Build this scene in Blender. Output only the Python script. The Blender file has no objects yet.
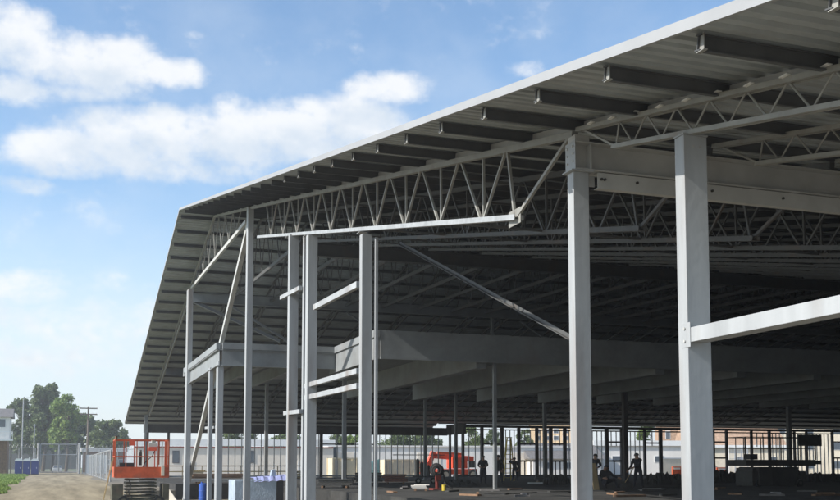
import bpy, math, random
from mathutils import Vector, Matrix
random.seed(7)
R = math.radians
scn = bpy.context.scene
col = scn.collection

# ------------------------------------------------------------------ camera model
F_ = 1018.0; CX = 420.0; CY = 385.0; HC = 1.6
PITCH = math.atan(80 / F_); YAW = R(19.42)
_s, _c = math.sin(YAW), math.cos(YAW); _sp, _cp = math.sin(PITCH), math.cos(PITCH)
FW = Vector((_s * _cp, _c * _cp, _sp)); RT = Vector((_c, -_s, 0)); UP = Vector((-_s * _sp, -_c * _sp, _cp))
EYE = Vector((0, 0, HC))
def ray(u, v): return FW + RT * ((u - CX) / F_) + UP * ((CY - v) / F_)
def onX(u, v, X):
    r = ray(u, v); return EYE + r * (X / r.x)
def onY(u, v, Y):
    r = ray(u, v); return EYE + r * (Y / r.y)
def onZ(u, v, Z):
    r = ray(u, v); return EYE + r * ((Z - HC) / r.z)

# ------------------------------------------------------------------ materials
def mat(name, colr, rough=.6, metal=0., var=.12, scale=3., bump=0., col2=None, stain=0., spec=None, bscale=None, streak=False, stretch=None):
    m = bpy.data.materials.new(name); m.use_nodes = True
    nt = m.node_tree; N = nt.nodes; L = nt.links
    b = N['Principled BSDF']
    tc = N.new('ShaderNodeTexCoord'); mp = N.new('ShaderNodeMapping')
    if stretch: mp.inputs['Scale'].default_value = stretch
    if streak: mp.inputs['Scale'].default_value = (1, 1, .12)
    L.new(tc.outputs['Object'], mp.inputs['Vector'])
    n = N.new('ShaderNodeTexNoise'); n.inputs['Scale'].default_value = scale; n.inputs['Detail'].default_value = 6
    n.inputs['Roughness'].default_value = .65
    L.new(mp.outputs['Vector'], n.inputs['Vector'])
    r = N.new('ShaderNodeValToRGB')
    a = [c * (1 - var) for c in colr]; z = [min(1, c * (1 + var)) for c in colr]
    if col2: z = list(col2)
    r.color_ramp.elements[0].position = .35; r.color_ramp.elements[1].position = .65
    r.color_ramp.elements[0].color = (*a, 1); r.color_ramp.elements[1].color = (*z, 1)
    L.new(n.outputs['Fac'], r.inputs['Fac'])
    out = r.outputs['Color']
    if stain:
        n2 = N.new('ShaderNodeTexNoise'); n2.inputs['Scale'].default_value = scale * .6; n2.inputs['Detail'].default_value = 8
        L.new(mp.outputs['Vector'], n2.inputs['Vector'])
        r2 = N.new('ShaderNodeValToRGB'); r2.color_ramp.elements[0].position = .54; r2.color_ramp.elements[1].position = .70
        r2.color_ramp.elements[0].color = (0, 0, 0, 1); r2.color_ramp.elements[1].color = (stain, stain, stain, 1)
        L.new(n2.outputs['Fac'], r2.inputs['Fac'])
        mx = N.new('ShaderNodeMixRGB'); mx.inputs['Color2'].default_value = (.16, .10, .06, 1)
        L.new(r2.outputs['Color'], mx.inputs['Fac']); L.new(out, mx.inputs['Color1']); out = mx.outputs['Color']
    L.new(out, b.inputs['Base Color'])
    b.inputs['Roughness'].default_value = rough; b.inputs['Metallic'].default_value = metal
    if spec is not None: b.inputs['Specular IOR Level'].default_value = spec
    if bump:
        bp = N.new('ShaderNodeBump'); bp.inputs['Strength'].default_value = bump; bp.inputs['Distance'].default_value = .05
        n3 = N.new('ShaderNodeTexNoise'); n3.inputs['Scale'].default_value = bscale or scale * 4; n3.inputs['Detail'].default_value = 5
        L.new(tc.outputs['Object'], n3.inputs['Vector'])
        L.new(n3.outputs['Fac'], bp.inputs['Height']); L.new(bp.outputs['Normal'], b.inputs['Normal'])
    return m
M = {}
M['column'] = mat('painted_column_steel', (.345, .36, .367), .55, 0, .16, 1.9, .08, stain=.5, streak=True)
M['girder'] = mat('primed_girder_steel', (.43, .435, .42), .6, 0, .12, 1.3, .05, stain=.25)
M['ledger'] = mat('lit_primed_steel', (.47, .475, .455), .6, 0, .10, 1.3, .05, stain=.2)  # girder primer made paler for light bounced onto the ledger
M['joist'] = mat('shaded_joist_primer', (.085, .087, .087), .6, 0, .14, 2.5, 0, stain=.3)  # interior steel, its shade put into the colour
M['galv'] = mat('galvanised_steel', (.42, .43, .43), .45, .35, .15, 4.)
M['deck'] = mat('galvanised_roof_deck', (.37, .40, .405), .5, .2, .16, .9, stain=.2)
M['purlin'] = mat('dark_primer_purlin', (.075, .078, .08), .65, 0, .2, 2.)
M['fascia'] = mat('white_edge_trim', (.34, .345, .345), .5, .1, .06, .8)
M['chord'] = mat('lit_joist_primer', (.27, .27, .25), .6, 0, .14, 2.5, 0, stain=.3)  # lighter copy of the joist primer, for the sunlit outer steel
M['drain'] = mat('dull_red_paint', (.20, .03, .02), .6, 0, .2, 3.)
M['mezz'] = mat('mezzanine_primer', (.235, .25, .255), .6, 0, .14, 1.0, .03, stain=.25)
M['brace'] = mat('beige_brace_steel', (.43, .435, .42), .6, 0, .12, 2., stain=.35)
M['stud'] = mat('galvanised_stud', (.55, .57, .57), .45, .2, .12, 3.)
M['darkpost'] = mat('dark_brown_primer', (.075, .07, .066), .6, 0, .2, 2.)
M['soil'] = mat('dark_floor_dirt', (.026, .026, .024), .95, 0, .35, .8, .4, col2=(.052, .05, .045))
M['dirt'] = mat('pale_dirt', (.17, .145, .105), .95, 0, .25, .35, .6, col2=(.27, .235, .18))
M['road'] = mat('gravel_track', (.22, .175, .10), .95, 0, .2, .9, .8, col2=(.36, .295, .185), stretch=(1, .06, 1))
M['grass'] = mat('grass_turf', (.09, .17, .03), .9, 0, .35, .5, .6, col2=(.16, .23, .05))
M['far'] = mat('far_ground', (.20, .22, .12), .95, 0, .3, .05)
M['orange'] = mat('orange_paint', (.55, .095, .03), .5, 0, .22, 3., stain=.5)
M['red'] = mat('red_paint', (.72, .10, .045), .45, 0, .15, 3.)
M['olive'] = mat('olive_machine_steel', (.085, .08, .055), .6, 0, .3, 4., stain=.5)
M['black'] = mat('black_rubber', (.022, .022, .022), .8, 0, .2, 5.)
M['machine'] = mat('dark_grey_machine', (.05, .05, .045), .6, 0, .2, 3.)
M['rim'] = mat('pale_wheel_rim', (.5, .48, .42), .5, 0, .1, 4.)
M['blue'] = mat('blue_plastic', (.03, .10, .42), .45, 0, .1, 2.)
M['navy'] = mat('dark_blue_plastic', (.03, .05, .20), .5, 0, .1, 2.)
M['white'] = mat('white_paint', (.78, .78, .76), .5, 0, .05, 2.)
M['wrap'] = mat('bluish_plastic_wrap', (.42, .50, .58), .35, 0, .15, 2.5, .3)
M['violet'] = mat('violet_blue_film', (.34, .37, .62), .3, 0, .2, 2.5, .3)
M['wood'] = mat('new_lumber', (.50, .37, .19), .75, 0, .15, 4., streak=True)
M['brown'] = mat('brown_timber', (.22, .13, .075), .8, 0, .25, 2.5)
M['tan'] = mat('tan_panel', (.66, .57, .40), .7, 0, .08, 1.)
M['warehouse'] = mat('beige_metal_siding', (.74, .67, .57), .6, 0, .06, .6, streak=True)
M['bluegrey'] = mat('blue_grey_siding', (.76, .73, .68), .6, 0, .06, .6, streak=True)
M['stripe'] = mat('dull_red_trim', (.42, .14, .11), .6, 0, .1, 1.)
M['dark'] = mat('dark_opening', (.03, .03, .035), .3, 0, .2, 1.)
M['roofgrey'] = mat('grey_shingle', (.17, .16, .155), .8, 0, .2, 3.)
M['brick'] = mat('brown_brick', (.42, .28, .19), .85, 0, .22, 3., .3)
M['stucco'] = mat('ochre_stucco', (.74, .55, .34), .85, 0, .1, .8)
M['cream'] = mat('cream_block', (.74, .66, .52), .85, 0, .12, .8)
M['teal'] = mat('teal_tarp', (.16, .36, .36), .6, 0, .1, 2.)
M['bark'] = mat('bark', (.11, .085, .06), .95, 0, .3, 6., .5)
M['pole'] = mat('weathered_pole', (.16, .13, .10), .9, 0, .2, 4.)
M['yellow'] = mat('yellow_fibreglass', (.62, .48, .05), .5, 0, .1, 3.)
M['skin'] = mat('skin', (.38, .22, .15), .6, 0, .08, 5.)
M['navycloth'] = mat('dark_work_jacket', (.022, .024, .03), .9, 0, .2, 6.)
M['jeans'] = mat('dark_jeans', (.022, .026, .04), .9, 0, .2, 6.)
M['lumberstack'] = mat('red_brown_board', (.20, .085, .06), .8, 0, .2, 3.)
M['glass'] = mat('window_glass', (.10, .12, .14), .12, 0, .1, 1.)
M['fence'] = mat('galvanised_fence', (.38, .39, .39), .5, .3, .1, 3.)

def leafmat(name, c1, c2):
    m = bpy.data.materials.new(name); m.use_nodes = True
    nt = m.node_tree; N = nt.nodes; L = nt.links; b = N['Principled BSDF']
    g = N.new('ShaderNodeNewGeometry'); r = N.new('ShaderNodeValToRGB')
    r.color_ramp.elements[0].color = (*c1, 1); r.color_ramp.elements[1].color = (*c2, 1)
    L.new(g.outputs['Random Per Island'], r.inputs['Fac']); L.new(r.outputs['Color'], b.inputs['Base Color'])
    b.inputs['Roughness'].default_value = .7
    tr = N.new('ShaderNodeBsdfTranslucent'); L.new(r.outputs['Color'], tr.inputs['Color'])
    mx = N.new('ShaderNodeMixShader'); mx.inputs['Fac'].default_value = .3
    L.new(b.outputs[0], mx.inputs[1]); L.new(tr.outputs[0], mx.inputs[2])
    L.new(mx.outputs[0], N['Material Output'].inputs['Surface'])
    return m
M['leaf_dark'] = leafmat('dark_leaves', (.065, .10, .035), (.17, .22, .08))
M['leaf_mid'] = leafmat('mid_leaves', (.065, .10, .03), (.17, .22, .07))
M['leaf_bright'] = leafmat('bright_leaves', (.10, .17, .035), (.28, .38, .09))

def meshmat():
    # woven wire: real holes between diagonal strands
    m = bpy.data.materials.new('chain_link_mesh'); m.use_nodes = True
    nt = m.node_tree; N = nt.nodes; L = nt.links; b = N['Principled BSDF']
    b.inputs['Base Color'].default_value = (.34, .35, .35, 1); b.inputs['Metallic'].default_value = .3
    tc = N.new('ShaderNodeTexCoord'); sep = N.new('ShaderNodeSeparateXYZ'); L.new(tc.outputs['Object'], sep.inputs[0])
    def ma(op, a, bb=None):
        n = N.new('ShaderNodeMath'); n.operation = op
        for i, x in enumerate((a, bb)):
            if x is None: continue
            if isinstance(x, (int, float)): n.inputs[i].default_value = x
            else: L.new(x, n.inputs[i])
        return n.outputs[0]
    h = ma('ADD', sep.outputs['X'], sep.outputs['Y'])
    p = ma('FRACT', ma('MULTIPLY', ma('ADD', h, sep.outputs['Z']), 8.)); q = ma('FRACT', ma('MULTIPLY', ma('SUBTRACT', h, sep.outputs['Z']), 8.))
    k = ma('MAXIMUM', ma('LESS_THAN', p, .07), ma('LESS_THAN', q, .07))
    t = N.new('ShaderNodeBsdfTransparent'); mx = N.new('ShaderNodeMixShader')
    L.new(k, mx.inputs['Fac']); L.new(t.outputs[0], mx.inputs[1]); L.new(b.outputs[0], mx.inputs[2])
    L.new(mx.outputs[0], N['Material Output'].inputs['Surface'])
    return m
M['mesh'] = meshmat()

# ------------------------------------------------------------------ mesh builder
ORG = {}
class MB:
    def __init__(s): s.v = []; s.f = []; s.mi = []; s.cur = 0
    def add(s, vs, fs):
        o = len(s.v); s.v += [Vector(p) for p in vs]
        for f in fs: s.f.append([i + o for i in f]); s.mi.append(s.cur)
    def prism(s, prof, p0, p1, up=(0, 0, 1)):
        """prof: list of (lateral, up) offsets, swept from p0 to p1"""
        p0, p1 = Vector(p0), Vector(p1); d = (p1 - p0).normalized(); up = Vector(up)
        if abs(d.dot(up)) > .995: up = Vector((0, 1, 0)) if abs(d.y) < .9 else Vector((1, 0, 0))
        lat = d.cross(up).normalized(); u = lat.cross(d).normalized()
        n = len(prof)
        vs = [p0 + lat * a + u * b for a, b in prof] + [p1 + lat * a + u * b for a, b in prof]
        fs = [[i, (i + 1) % n, n + (i + 1) % n, n + i] for i in range(n)]
        fs += [list(range(n))[::-1], list(range(n, 2 * n))]
        s.add(vs, fs); return s
    def bar(s, p0, p1, w, h, up=(0, 0, 1)):
        return s.prism([(-w/2, -h/2), (w/2, -h/2), (w/2, h/2), (-w/2, h/2)], p0, p1, up)
    def ibeam(s, p0, p1, bf, d, tw=.012, tf=.016, up=(0, 0, 1)):
        b, h, t = bf/2, d/2, tw/2
        return s.prism([(-b, -h), (b, -h), (b, -h+tf), (t, -h+tf), (t, h-tf), (b, h-tf), (b, h), (-b, h), (-b, h-tf), (-t, h-tf), (-t, -h+tf), (-b, -h+tf)], p0, p1, up)
    def chan(s, p0, p1, bf, d, t=.012, up=(0, 0, 1), flip=1):
        h = d/2
        pr = [(0, -h), (bf, -h), (bf, -h+t), (t, -h+t), (t, h-t), (bf, h-t), (bf, h), (0, h)]
        return s.prism([(flip*a, b) for a, b in pr], p0, p1, up)
    def angle(s, p0, p1, w, t=.01, up=(0, 0, 1)):
        return s.prism([(-w/2, -w/2), (w/2, -w/2), (w/2, -w/2+t), (-w/2+t, -w/2+t), (-w/2+t, w/2), (-w/2, w/2)], p0, p1, up)
    def box(s, c, d, rz=0):
        c = Vector(c); m = Matrix.Rotation(rz, 3, 'Z'); x, y, z = (k/2 for k in d)
        vs = [c + m @ Vector((i*x, j*y, k*z)) for k in (-1, 1) for i, j in ((-1, -1), (1, -1), (1, 1), (-1, 1))]
        s.add(vs, [[3, 2, 1, 0], [4, 5, 6, 7], [0, 1, 5, 4], [1, 2, 6, 5], [2, 3, 7, 6], [3, 0, 4, 7]]); return s
    def span(s, a, b): # axis box from corner to corner
        a, b = Vector(a), Vector(b); return s.box((a+b)/2, (abs(b.x-a.x), abs(b.y-a.y), abs(b.z-a.z)))
    def cyl(s, p0, p1, r, n=12, r2=None):
        p0, p1 = Vector(p0), Vector(p1); d = (p1-p0).normalized(); up = Vector((0, 0, 1)) if abs(d.z) < .9 else Vector((1, 0, 0))
        a = d.cross(up).normalized(); b = d.cross(a); r2 = r if r2 is None else r2
        vs = []
        for p, rr in ((p0, r), (p1, r2)):
            vs += [p + (a*math.cos(2*math.pi*i/n) + b*math.sin(2*math.pi*i/n))*rr for i in range(n)]
        s.add(vs, [[i, (i+1) % n, n+(i+1) % n, n+i] for i in range(n)] + [list(range(n))[::-1], list(range(n, 2*n))]); return s
    def torus(s, c, ax, Rr, r, n=18, m=8):
        c = Vector(c); ax = Vector(ax).normalized(); a = ax.orthogonal().normalized(); b = ax.cross(a); vs = []
        for i in range(n):
            t = 2*math.pi*i/n; q = a*math.cos(t) + b*math.sin(t)
            for j in range(m):
                w = 2*math.pi*j/m; vs.append(c + q*(Rr + r*math.cos(w)) + ax*r*math.sin(w))
        s.add(vs, [[i*m+j, ((i+1) % n)*m+j, ((i+1) % n)*m+(j+1) % m, i*m+(j+1) % m] for i in range(n) for j in range(m)]); return s
    def path(s, pts, r, n=8):
        for a, b in zip(pts, pts[1:]): s.cyl(a, b, r, n)
        return s
    def build(s, name, m, parent=None, org=None, bevel=0, smooth=False):
        o_ = ORG[parent.name] if parent else Vector(org if org is not None else (0, 0, 0))
        me = bpy.data.meshes.new(name); me.from_pydata([tuple(p - o_) for p in s.v], [], s.f)
        ms = m if isinstance(m, (list, tuple)) else [m]
        for k in ms: me.materials.append(k)
        if len(ms) > 1: me.polygons.foreach_set('material_index', s.mi)
        if smooth: me.polygons.foreach_set('use_smooth', [True]*len(me.polygons))
        me.update()
        o = bpy.data.objects.new(name, me); col.objects.link(o); ORG[o.name] = o_
        if parent: o.parent = parent
        else: o.location = o_
        if bevel:
            bv = o.modifiers.new('bevel', 'BEVEL'); bv.width = bevel; bv.segments = 2; bv.limit_method = 'ANGLE'
        return o
def tag(o, label=None, cat=None, group=None, kind=None):
    if label: o['label'] = label
    if cat: o['category'] = cat
    if group: o['group'] = group
    if kind: o['kind'] = kind
    return o
def thing(name, loc, label, cat, group=None):
    o = bpy.data.objects.new(name, None); o.empty_display_size = .3; o.location = loc; col.objects.link(o); ORG[o.name] = Vector(loc)
    return tag(o, label, cat, group)
def copy_thing(o, loc, label):
    def rec(q, par):
        c = q.copy(); col.objects.link(c)
        if par: c.parent = par
        for ch in list(q.children): rec(ch, c)
        return c
    c = rec(o, None); c.location = loc; c['label'] = label; return c

# ------------------------------------------------------------------ dimensions
A = 7.5                     # plane of the gable columns
EDGE = 5.74                 # rake edge of the overhang
RY, RZ = 55.17, 15.41       # ridge
S1, S2 = .201, .2127        # slopes
Y0, Y1, Y1B = 5.6, 100.86, 99.2
XJ, XE = 37.0, 104.0
FL = .40                    # slab level
def zr(y): return RZ - S1*(RY-y) if y < RY else RZ - S2*(y-RY)

# ------------------------------------------------------------------ ground
def sheet(name, pts, z, m, kind='structure', sub=None):
    b = MB(); n = len(pts); b.add([(x, y, z) for x, y in pts], [list(range(n))])
    o = b.build(name, m); tag(o, kind=kind); return o
sheet('terrain', [(-300, 230), (500, 230), (500, 600), (-300, 600)], -.03, M['far'])
b = MB(); TB = -.6
def quadz(pts): b.add(pts, [list(range(len(pts)))])
quadz([(-300, -30, -.012), (4.5, -30, -.012), (4.5, 230, -.012), (-300, 230, -.012)])
quadz([(4.5, 66.05, -.012), (6.95, 66.05, -.012), (6.95, 97, -.012), (4.5, 97, -.012)])
quadz([(4.5, 97, -.012), (500, 97, -.012), (500, 230, -.012), (4.5, 230, -.012)])
quadz([(4.5, -30, -.012), (6.1, -30, TB), (6.1, 66.05, TB), (4.5, 66.05, -.012)])
quadz([(6.1, -30, TB), (12.2, -30, TB), (12.2, 66.05, TB), (6.1, 66.05, TB)])
quadz([(4.5, 66.05, -.012), (6.1, 66.05, TB), (6.95, 66.05, TB), (6.95, 66.05, -.012)])
quadz([(12.2, -30, TB), (170, -30, TB), (170, 6.1, TB), (12.2, 6.1, TB)])
tag(b.build('ground', M['dirt']), kind='structure')
# wavering edges for the track and the grass
rd = [(-6.2, -5)] ; ed = []
for i in range(0, 23):
    y = i*12.0; ed.append((3.9 + .5*math.sin(i*1.7) - max(0, y-60)*.002, y))
le = [(-5.4 + .5*math.sin(i*1.3+1) + .3*math.sin(i*3.1), i*12.0) for i in range(0, 23)]
sheet('dirt_road', le[::-1][::-1] and ed + le[::-1], -.004, M['road'])
g = MB()
g0, g1 = onZ(27, 473.2, 0), onZ(0, 487.5, 0)
def gedge(y): t = (y-g1.y)/(g0.y-g1.y); return g1.x + (g0.x-g1.x)*t + .35*math.sin(y*.21) + .22*math.sin(y*.63)
gx = [(gedge(40 + i*4.0), 40 + i*4.0) for i in range(0, 38)]
pts = gx + [(-40, 188), (-40, 40)]
g.add([(x, y, .0) for x, y in pts], [list(range(len(pts)))])
tag(g.build('verge', M['grass']), kind='structure')
gb = MB()
for i in range(14000):
    y = 60 + random.random()**1.2*125; x = gedge(y) + .5 - random.random()**1.6*9
    a = random.random()*6.28; h = .08 + random.random()*.16; w = .05 + random.random()*.06
    dx, dy = math.cos(a)*w, math.sin(a)*w
    gb.add([(x-dx, y-dy, 0), (x+dx, y+dy, 0), (x+dx*.2+random.uniform(-.08, .08), y+random.uniform(-.05, .05), h)], [[0, 1, 2]])
tag(gb.build('grass', M['leaf_bright']), kind='stuff')
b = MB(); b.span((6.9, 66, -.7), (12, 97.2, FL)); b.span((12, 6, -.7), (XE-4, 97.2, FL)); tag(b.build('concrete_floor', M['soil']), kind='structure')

# ------------------------------------------------------------------ the steel building
BLD = thing('steel_building', (A, 30, 0), 'huge unfinished steel-framed hall with wide gable roof, open sides and bare columns', 'building')
def P(b, name, m, parent=BLD, label=None, **k):
    o = b.build(name, m, parent, **k)
    if label: o['label'] = label
    return o

# roof deck: ribs run along X
def deckprofile(ya, yb):
    out = []; y = ya; p = .305; k = 0
    while y < yb - p:
        for dy, dz in ((0, 0), (.15, 0), (.18, .06), (.275, .06)): out.append((y+dy, dz))
        y += p
    out.append((yb, 0)); return out
b = MB()
def decksheet(x0, x1, ya, yb):
    pr = deckprofile(ya, yb); n = len(pr)
    for off, flip in ((-.115, False), (-.085, True)):
        vs = [(x0, y, zr(y)+off+dz) for y, dz in pr] + [(x1, y, zr(y)+off+dz) for y, dz in pr]
        fs = [[i, i+1, n+i+1, n+i] if flip else [n+i, n+i+1, i+1, i] for i in range(n-1)]
        b.add(vs, fs)
decksheet(EDGE, XE, Y0, RY); decksheet(EDGE, XJ, RY+.001, Y1); decksheet(XJ, XE, RY+.001, Y1B)
ROOF = P(b, 'roof', M['deck'])
b = MB(); b.bar((EDGE-.012, Y0, zr(Y0)-.06), (EDGE-.012, RY, RZ-.06), .05, .12); b.bar((EDGE+.09, Y0, zr(Y0)+.003), (EDGE+.09, RY, RZ+.003), .16, .012)
P(b, 'rake_trim', M['fascia'], ROOF)
b = MB(); b.bar((EDGE-.012, RY, RZ-.06), (EDGE-.012, Y1, zr(Y1)-.06), .05, .12); P(b, 'rake_trim', M['fascia'], ROOF)
b = MB(); b.bar((EDGE, Y1+.02, zr(Y1)-.10), (XJ, Y1+.02, zr(Y1)-.10), .05, .2); P(b, 'eave_trim', M['fascia'], ROOF)
b = MB(); b.bar((XJ, Y1B+.02, zr(Y1B)-.10), (XE, Y1B+.02, zr(Y1B)-.10), .05, .2); P(b, 'eave_trim', M['fascia'], ROOF)
ys = [8.35 + 1.83*k for k in range(-1, 26)] + [RY + .6 + 1.83*k for k in range(0, 25)]
for y in ys:
    if y > Y1: break
    b = MB(); zc = zr(y) - .125 - .085
    xe = XE if y < Y1B else XJ
    b.ibeam((EDGE+.13, y, zc), (xe-.1, y, zc), .085, .165, .012, .014, up=(0, -S1 if y < RY else S2, 1))
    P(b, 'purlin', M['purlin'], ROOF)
    if y < 30:
        b = MB(); b.box((EDGE+.16, y-.02, zc-.0), (.012, .10, .17)); b.box((EDGE+.16, y-.03, zc-.094), (.05, .12, .01)); P(b, 'purlin_clip', M['chord'], ROOF)
# closing channel along the rake between the purlins
b = MB(); b.bar((A+.12, Y0+.2, zr(Y0+.2)-.20), (A+.12, RY, RZ-.20), .05, .125); P(b, 'rake_plate', M['ledger'], ROOF)
b = MB(); b.bar((A+.12, RY, RZ-.20), (A+.12, 96.5, zr(96.5)-.20), .05, .125); P(b, 'rake_plate', M['ledger'], ROOF)

# roof trusses (open web joists) every 2.5 m
GY = 13.9
def tc(y): return zr(y) - .335
def truss(x, first, third, full=True):
    wf = .048 if first else .042
    t = MB(); t.bar((x, GY+.05, tc(GY)), (x, RY-.8, tc(RY-.8)), .11, .11); JM = M['chord'] if first else M['joist']; TR = P(t, 'roof_truss', JM)  # outer truss in the lit tone, inner ones in the shaded tone
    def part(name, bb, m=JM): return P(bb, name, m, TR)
    yb0, yb1 = 16.15, 41.2
    def bc(y): return zr(y) - 1.63
    bb = MB(); bb.angle((x-.045, yb0-.12, bc(yb0)), (x-.045, yb1, bc(yb1)), .10, .014); bb.bar((x+.05, yb0-.12, bc(yb0)), (x+.05, yb1, bc(yb1)), .07, .09)
    part('bottom_chord', bb, M['galv'] if first else M['joist'])  # brighter tone for the sunlit outer chord, shaded tone inside
    bb = MB(); bb.bar((x, yb0, bc(yb0)+.02), (x, GY+.25, tc(GY+.25)-.05), .05, .06); part('web_member', bb)
    k = 0; y = 16.5
    bb = MB(); bb.bar((x, yb0+.05, bc(yb0)+.03), (x, y, tc(y)), wf, .05); part('web_member', bb)
    while y + 2.33 < yb1:
        ym = y + 1.165; y2 = y + 2.33
        for ya_, za, yb_, zb in ((y, tc(y), ym-.08, bc(ym)), (ym+.08, bc(ym), y2, tc(y2))):
            bb = MB(); bb.bar((x + (.02 if k % 2 else -.02), ya_, za), (x + (.02 if k % 2 else -.02), yb_, zb), wf, .045); part('web_member', bb); k += 1
        if full and (third == 0 or k % 4 == 0):
            bb = MB(); bb.bar((x+.03, ym, bc(ym)), (x+.03, ym+.02, tc(ym)), .045, .04); part('web_member', bb)
        y = y2 if full else y2 + 2.33
    # level tie below the ridge and the webs above it
    zt0, zt1 = (12.34, 12.66) if first else (11.62, 12.1)
    ya, yb = 44.3, 64.4
    bb = MB(); bb.bar((x, ya, zt0), (x, yb, zt1), .12, .17); part('ridge_tie', bb, M['brace'] if first else JM)  # tie also pale on the sunlit outer truss, shaded tone inside
    for i in range(8):
        yy = ya + 1.6 + i*2.35; y2 = yy + 1.15
        for p, q in ((yy, y2), (y2 + 1.15, y2)):
            zt = lambda w: zt0 + (zt1-zt0)*(w-ya)/(yb-ya)
            if q > yb - .6 or p > yb - .6: continue
            bb = MB(); bb.bar((x, p, tc(p)), (x, q, zt(q)+.06), wf*.9, .05); part('web_member', bb)
    # far slope
    bb = MB(); bb.bar((x, RY-.75, tc(RY-.75)), (x, 96.4, tc(96.4)), .11, .11); part('top_chord', bb)
    bb = MB(); bb.bar((x, 66, tc(66)-.72), (x, 94.5, tc(94.5)-.72), .10, .12); part('bottom_chord', bb)
    y = 66.5; 
    while y < 93.5 and (first or third == 0):
        bb = MB(); bb.bar((x, y, tc(y)), (x, y+.8, tc(y+.8)-.72), .05, .045); bb.bar((x, y+.8, tc(y+.8)-.72), (x, y+1.6, tc(y+1.6)), .05, .045); part('web_member', bb)
        y += 1.6 if first else 3.2
    # shallow joist between the girder and the near eave
    xs = x
    bb = MB()
    zt = lambda w: zr(w) - .285
    zb = lambda w: zr(w) - .66
    for s in (-.045, .045): bb.bar((xs+s, 6.3, zt(6.3)), (xs+s, GY-.1, zt(GY-.1)), .055, .065)
    JO = P(bb, 'eave_joist', M['chord'])
    bb = MB()
    for s in (-.035, .035): bb.bar((xs+s, 6.9, zb(6.9)), (xs+s, 12.75, zb(12.75)), .05, .06)
    P(bb, 'bottom_chord', M['chord'], JO)
    bb = MB(); bb.bar((xs, 12.7, zb(12.7)), (xs, GY-.25, zt(GY-.25)-.02), .03, .03); P(bb, 'web_member', M['chord'], JO)
    y = 7.2
    while y < 12.6:
        bb = MB(); bb.cyl((xs, y, zb(y)), (xs, y+.36, zt(y+.36)), .014, 6); bb.cyl((xs, y+.36, zt(y+.36)), (xs, min(y+.72, 12.7), zb(min(y+.72, 12.7))), .014, 6)
        P(bb, 'web_member', M['chord'], JO); y += .72
    if first:
        y = 7.7
        while y < 13.4:
            bb = MB(); bb.box((xs-.09, y, zt(y)+.035), (.07, .13, .012)); P(bb, 'sunlit_clip', M['white'], JO); y += .62  # clips made white to stand for sun spots through the gaps
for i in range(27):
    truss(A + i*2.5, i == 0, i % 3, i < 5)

# purlin-direction bridging lines under the trusses
for y in (20., 26., 32., 38.):
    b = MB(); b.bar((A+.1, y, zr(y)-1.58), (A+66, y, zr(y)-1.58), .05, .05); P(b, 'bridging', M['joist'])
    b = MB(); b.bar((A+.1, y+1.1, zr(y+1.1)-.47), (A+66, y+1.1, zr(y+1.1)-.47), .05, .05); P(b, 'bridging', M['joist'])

# girders across the hall
def girder(y, z0, z1, x0, x1, m, bf=.26, name='girder'):
    b = MB(); b.ibeam((x0, y, (z0+z1)/2), (x1, y, (z0+z1)/2), bf, z1-z0, .014, .022); return P(b, name, m)
G = girder(GY, 6.17, 6.62, A-.10, 78, M['girder'], .30)
b = MB(); b.span((A-.113, GY-.16, 6.165), (A-.10, GY+.16, 6.625)); P(b, 'end_plate', M['column'], G, bevel=.004)
for x in (A+.17,):
    b = MB(); b.span((x, GY-.148, 6.193), (x+.014, GY+.148, 6.597)); P(b, 'stiffener', M['girder'], G)
b = MB(); b.chan((A+.30, GY-.12, 6.03), (78, GY-.12, 6.03), .12, .25, .014, flip=-1); LG = P(b, 'ledger_channel', M['ledger'])
for x in [A+.36, A+.42] + [A + 1.0 + k*1.4 for k in range(12)]:
    b = MB(); b.cyl((x, GY-.115, 6.05), (x, GY-.15, 6.05), .022, 8); P(b, 'bolt', M['machine'], LG)
b = MB(); b.span((A+.17, GY-.02, 5.95), (A+.30, GY+.0, 6.12)); P(b, 'clip_plate', M['girder'], LG)
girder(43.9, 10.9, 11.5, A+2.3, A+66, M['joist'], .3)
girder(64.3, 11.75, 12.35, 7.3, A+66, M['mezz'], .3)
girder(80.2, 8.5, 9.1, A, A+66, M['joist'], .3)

# columns
def column(x, y, z0, z1, sx, sy, m=M['column'], cap=.0, label=None, kind='box', bev=.008):
    b = MB()
    if kind == 'box': b.span((x-sx/2, y-sy/2, z0), (x+sx/2, y+sy/2, z1))
    elif kind == 'h': b.ibeam((x, y, z0), (x, y, z1), sy, sx, .012, .018, up=(1, 0, 0))
    C = P(b, 'column', m, label=label, bevel=bev if kind == 'box' else 0)
    b = MB(); b.span((x-sx/2-.10, y-sy/2-.10, z0), (x+sx/2+.10, y+sy/2+.10, z0+.03)); P(b, 'base_plate', m, C)
    if cap: b = MB(); b.span((x-sx/2-cap, y-sy/2-cap, z1), (x+sx/2+cap, y+sy/2+cap, z1+.022)); P(b, 'cap_plate', m, C, bevel=.003)
    return C
def gcol(uc, vt, wpx, fr, X=A, z0=-.6, **k):
    """a column on the gable whose silhouette is wpx wide; fr = share of the side face"""
    p = onX(uc, 465, X); top = onX(uc, vt, X)
    ang = math.atan2(p.x, p.y); d = (p-EYE).dot(FW); w = wpx*d/F_
    sy = fr*w/math.sin(ang)*1.0; sx = (1-fr)*w/math.cos(ang)
    return column(p.x+.0, p.y, z0, top.z, sx, sy, **k), p, (sx, sy)
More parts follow.
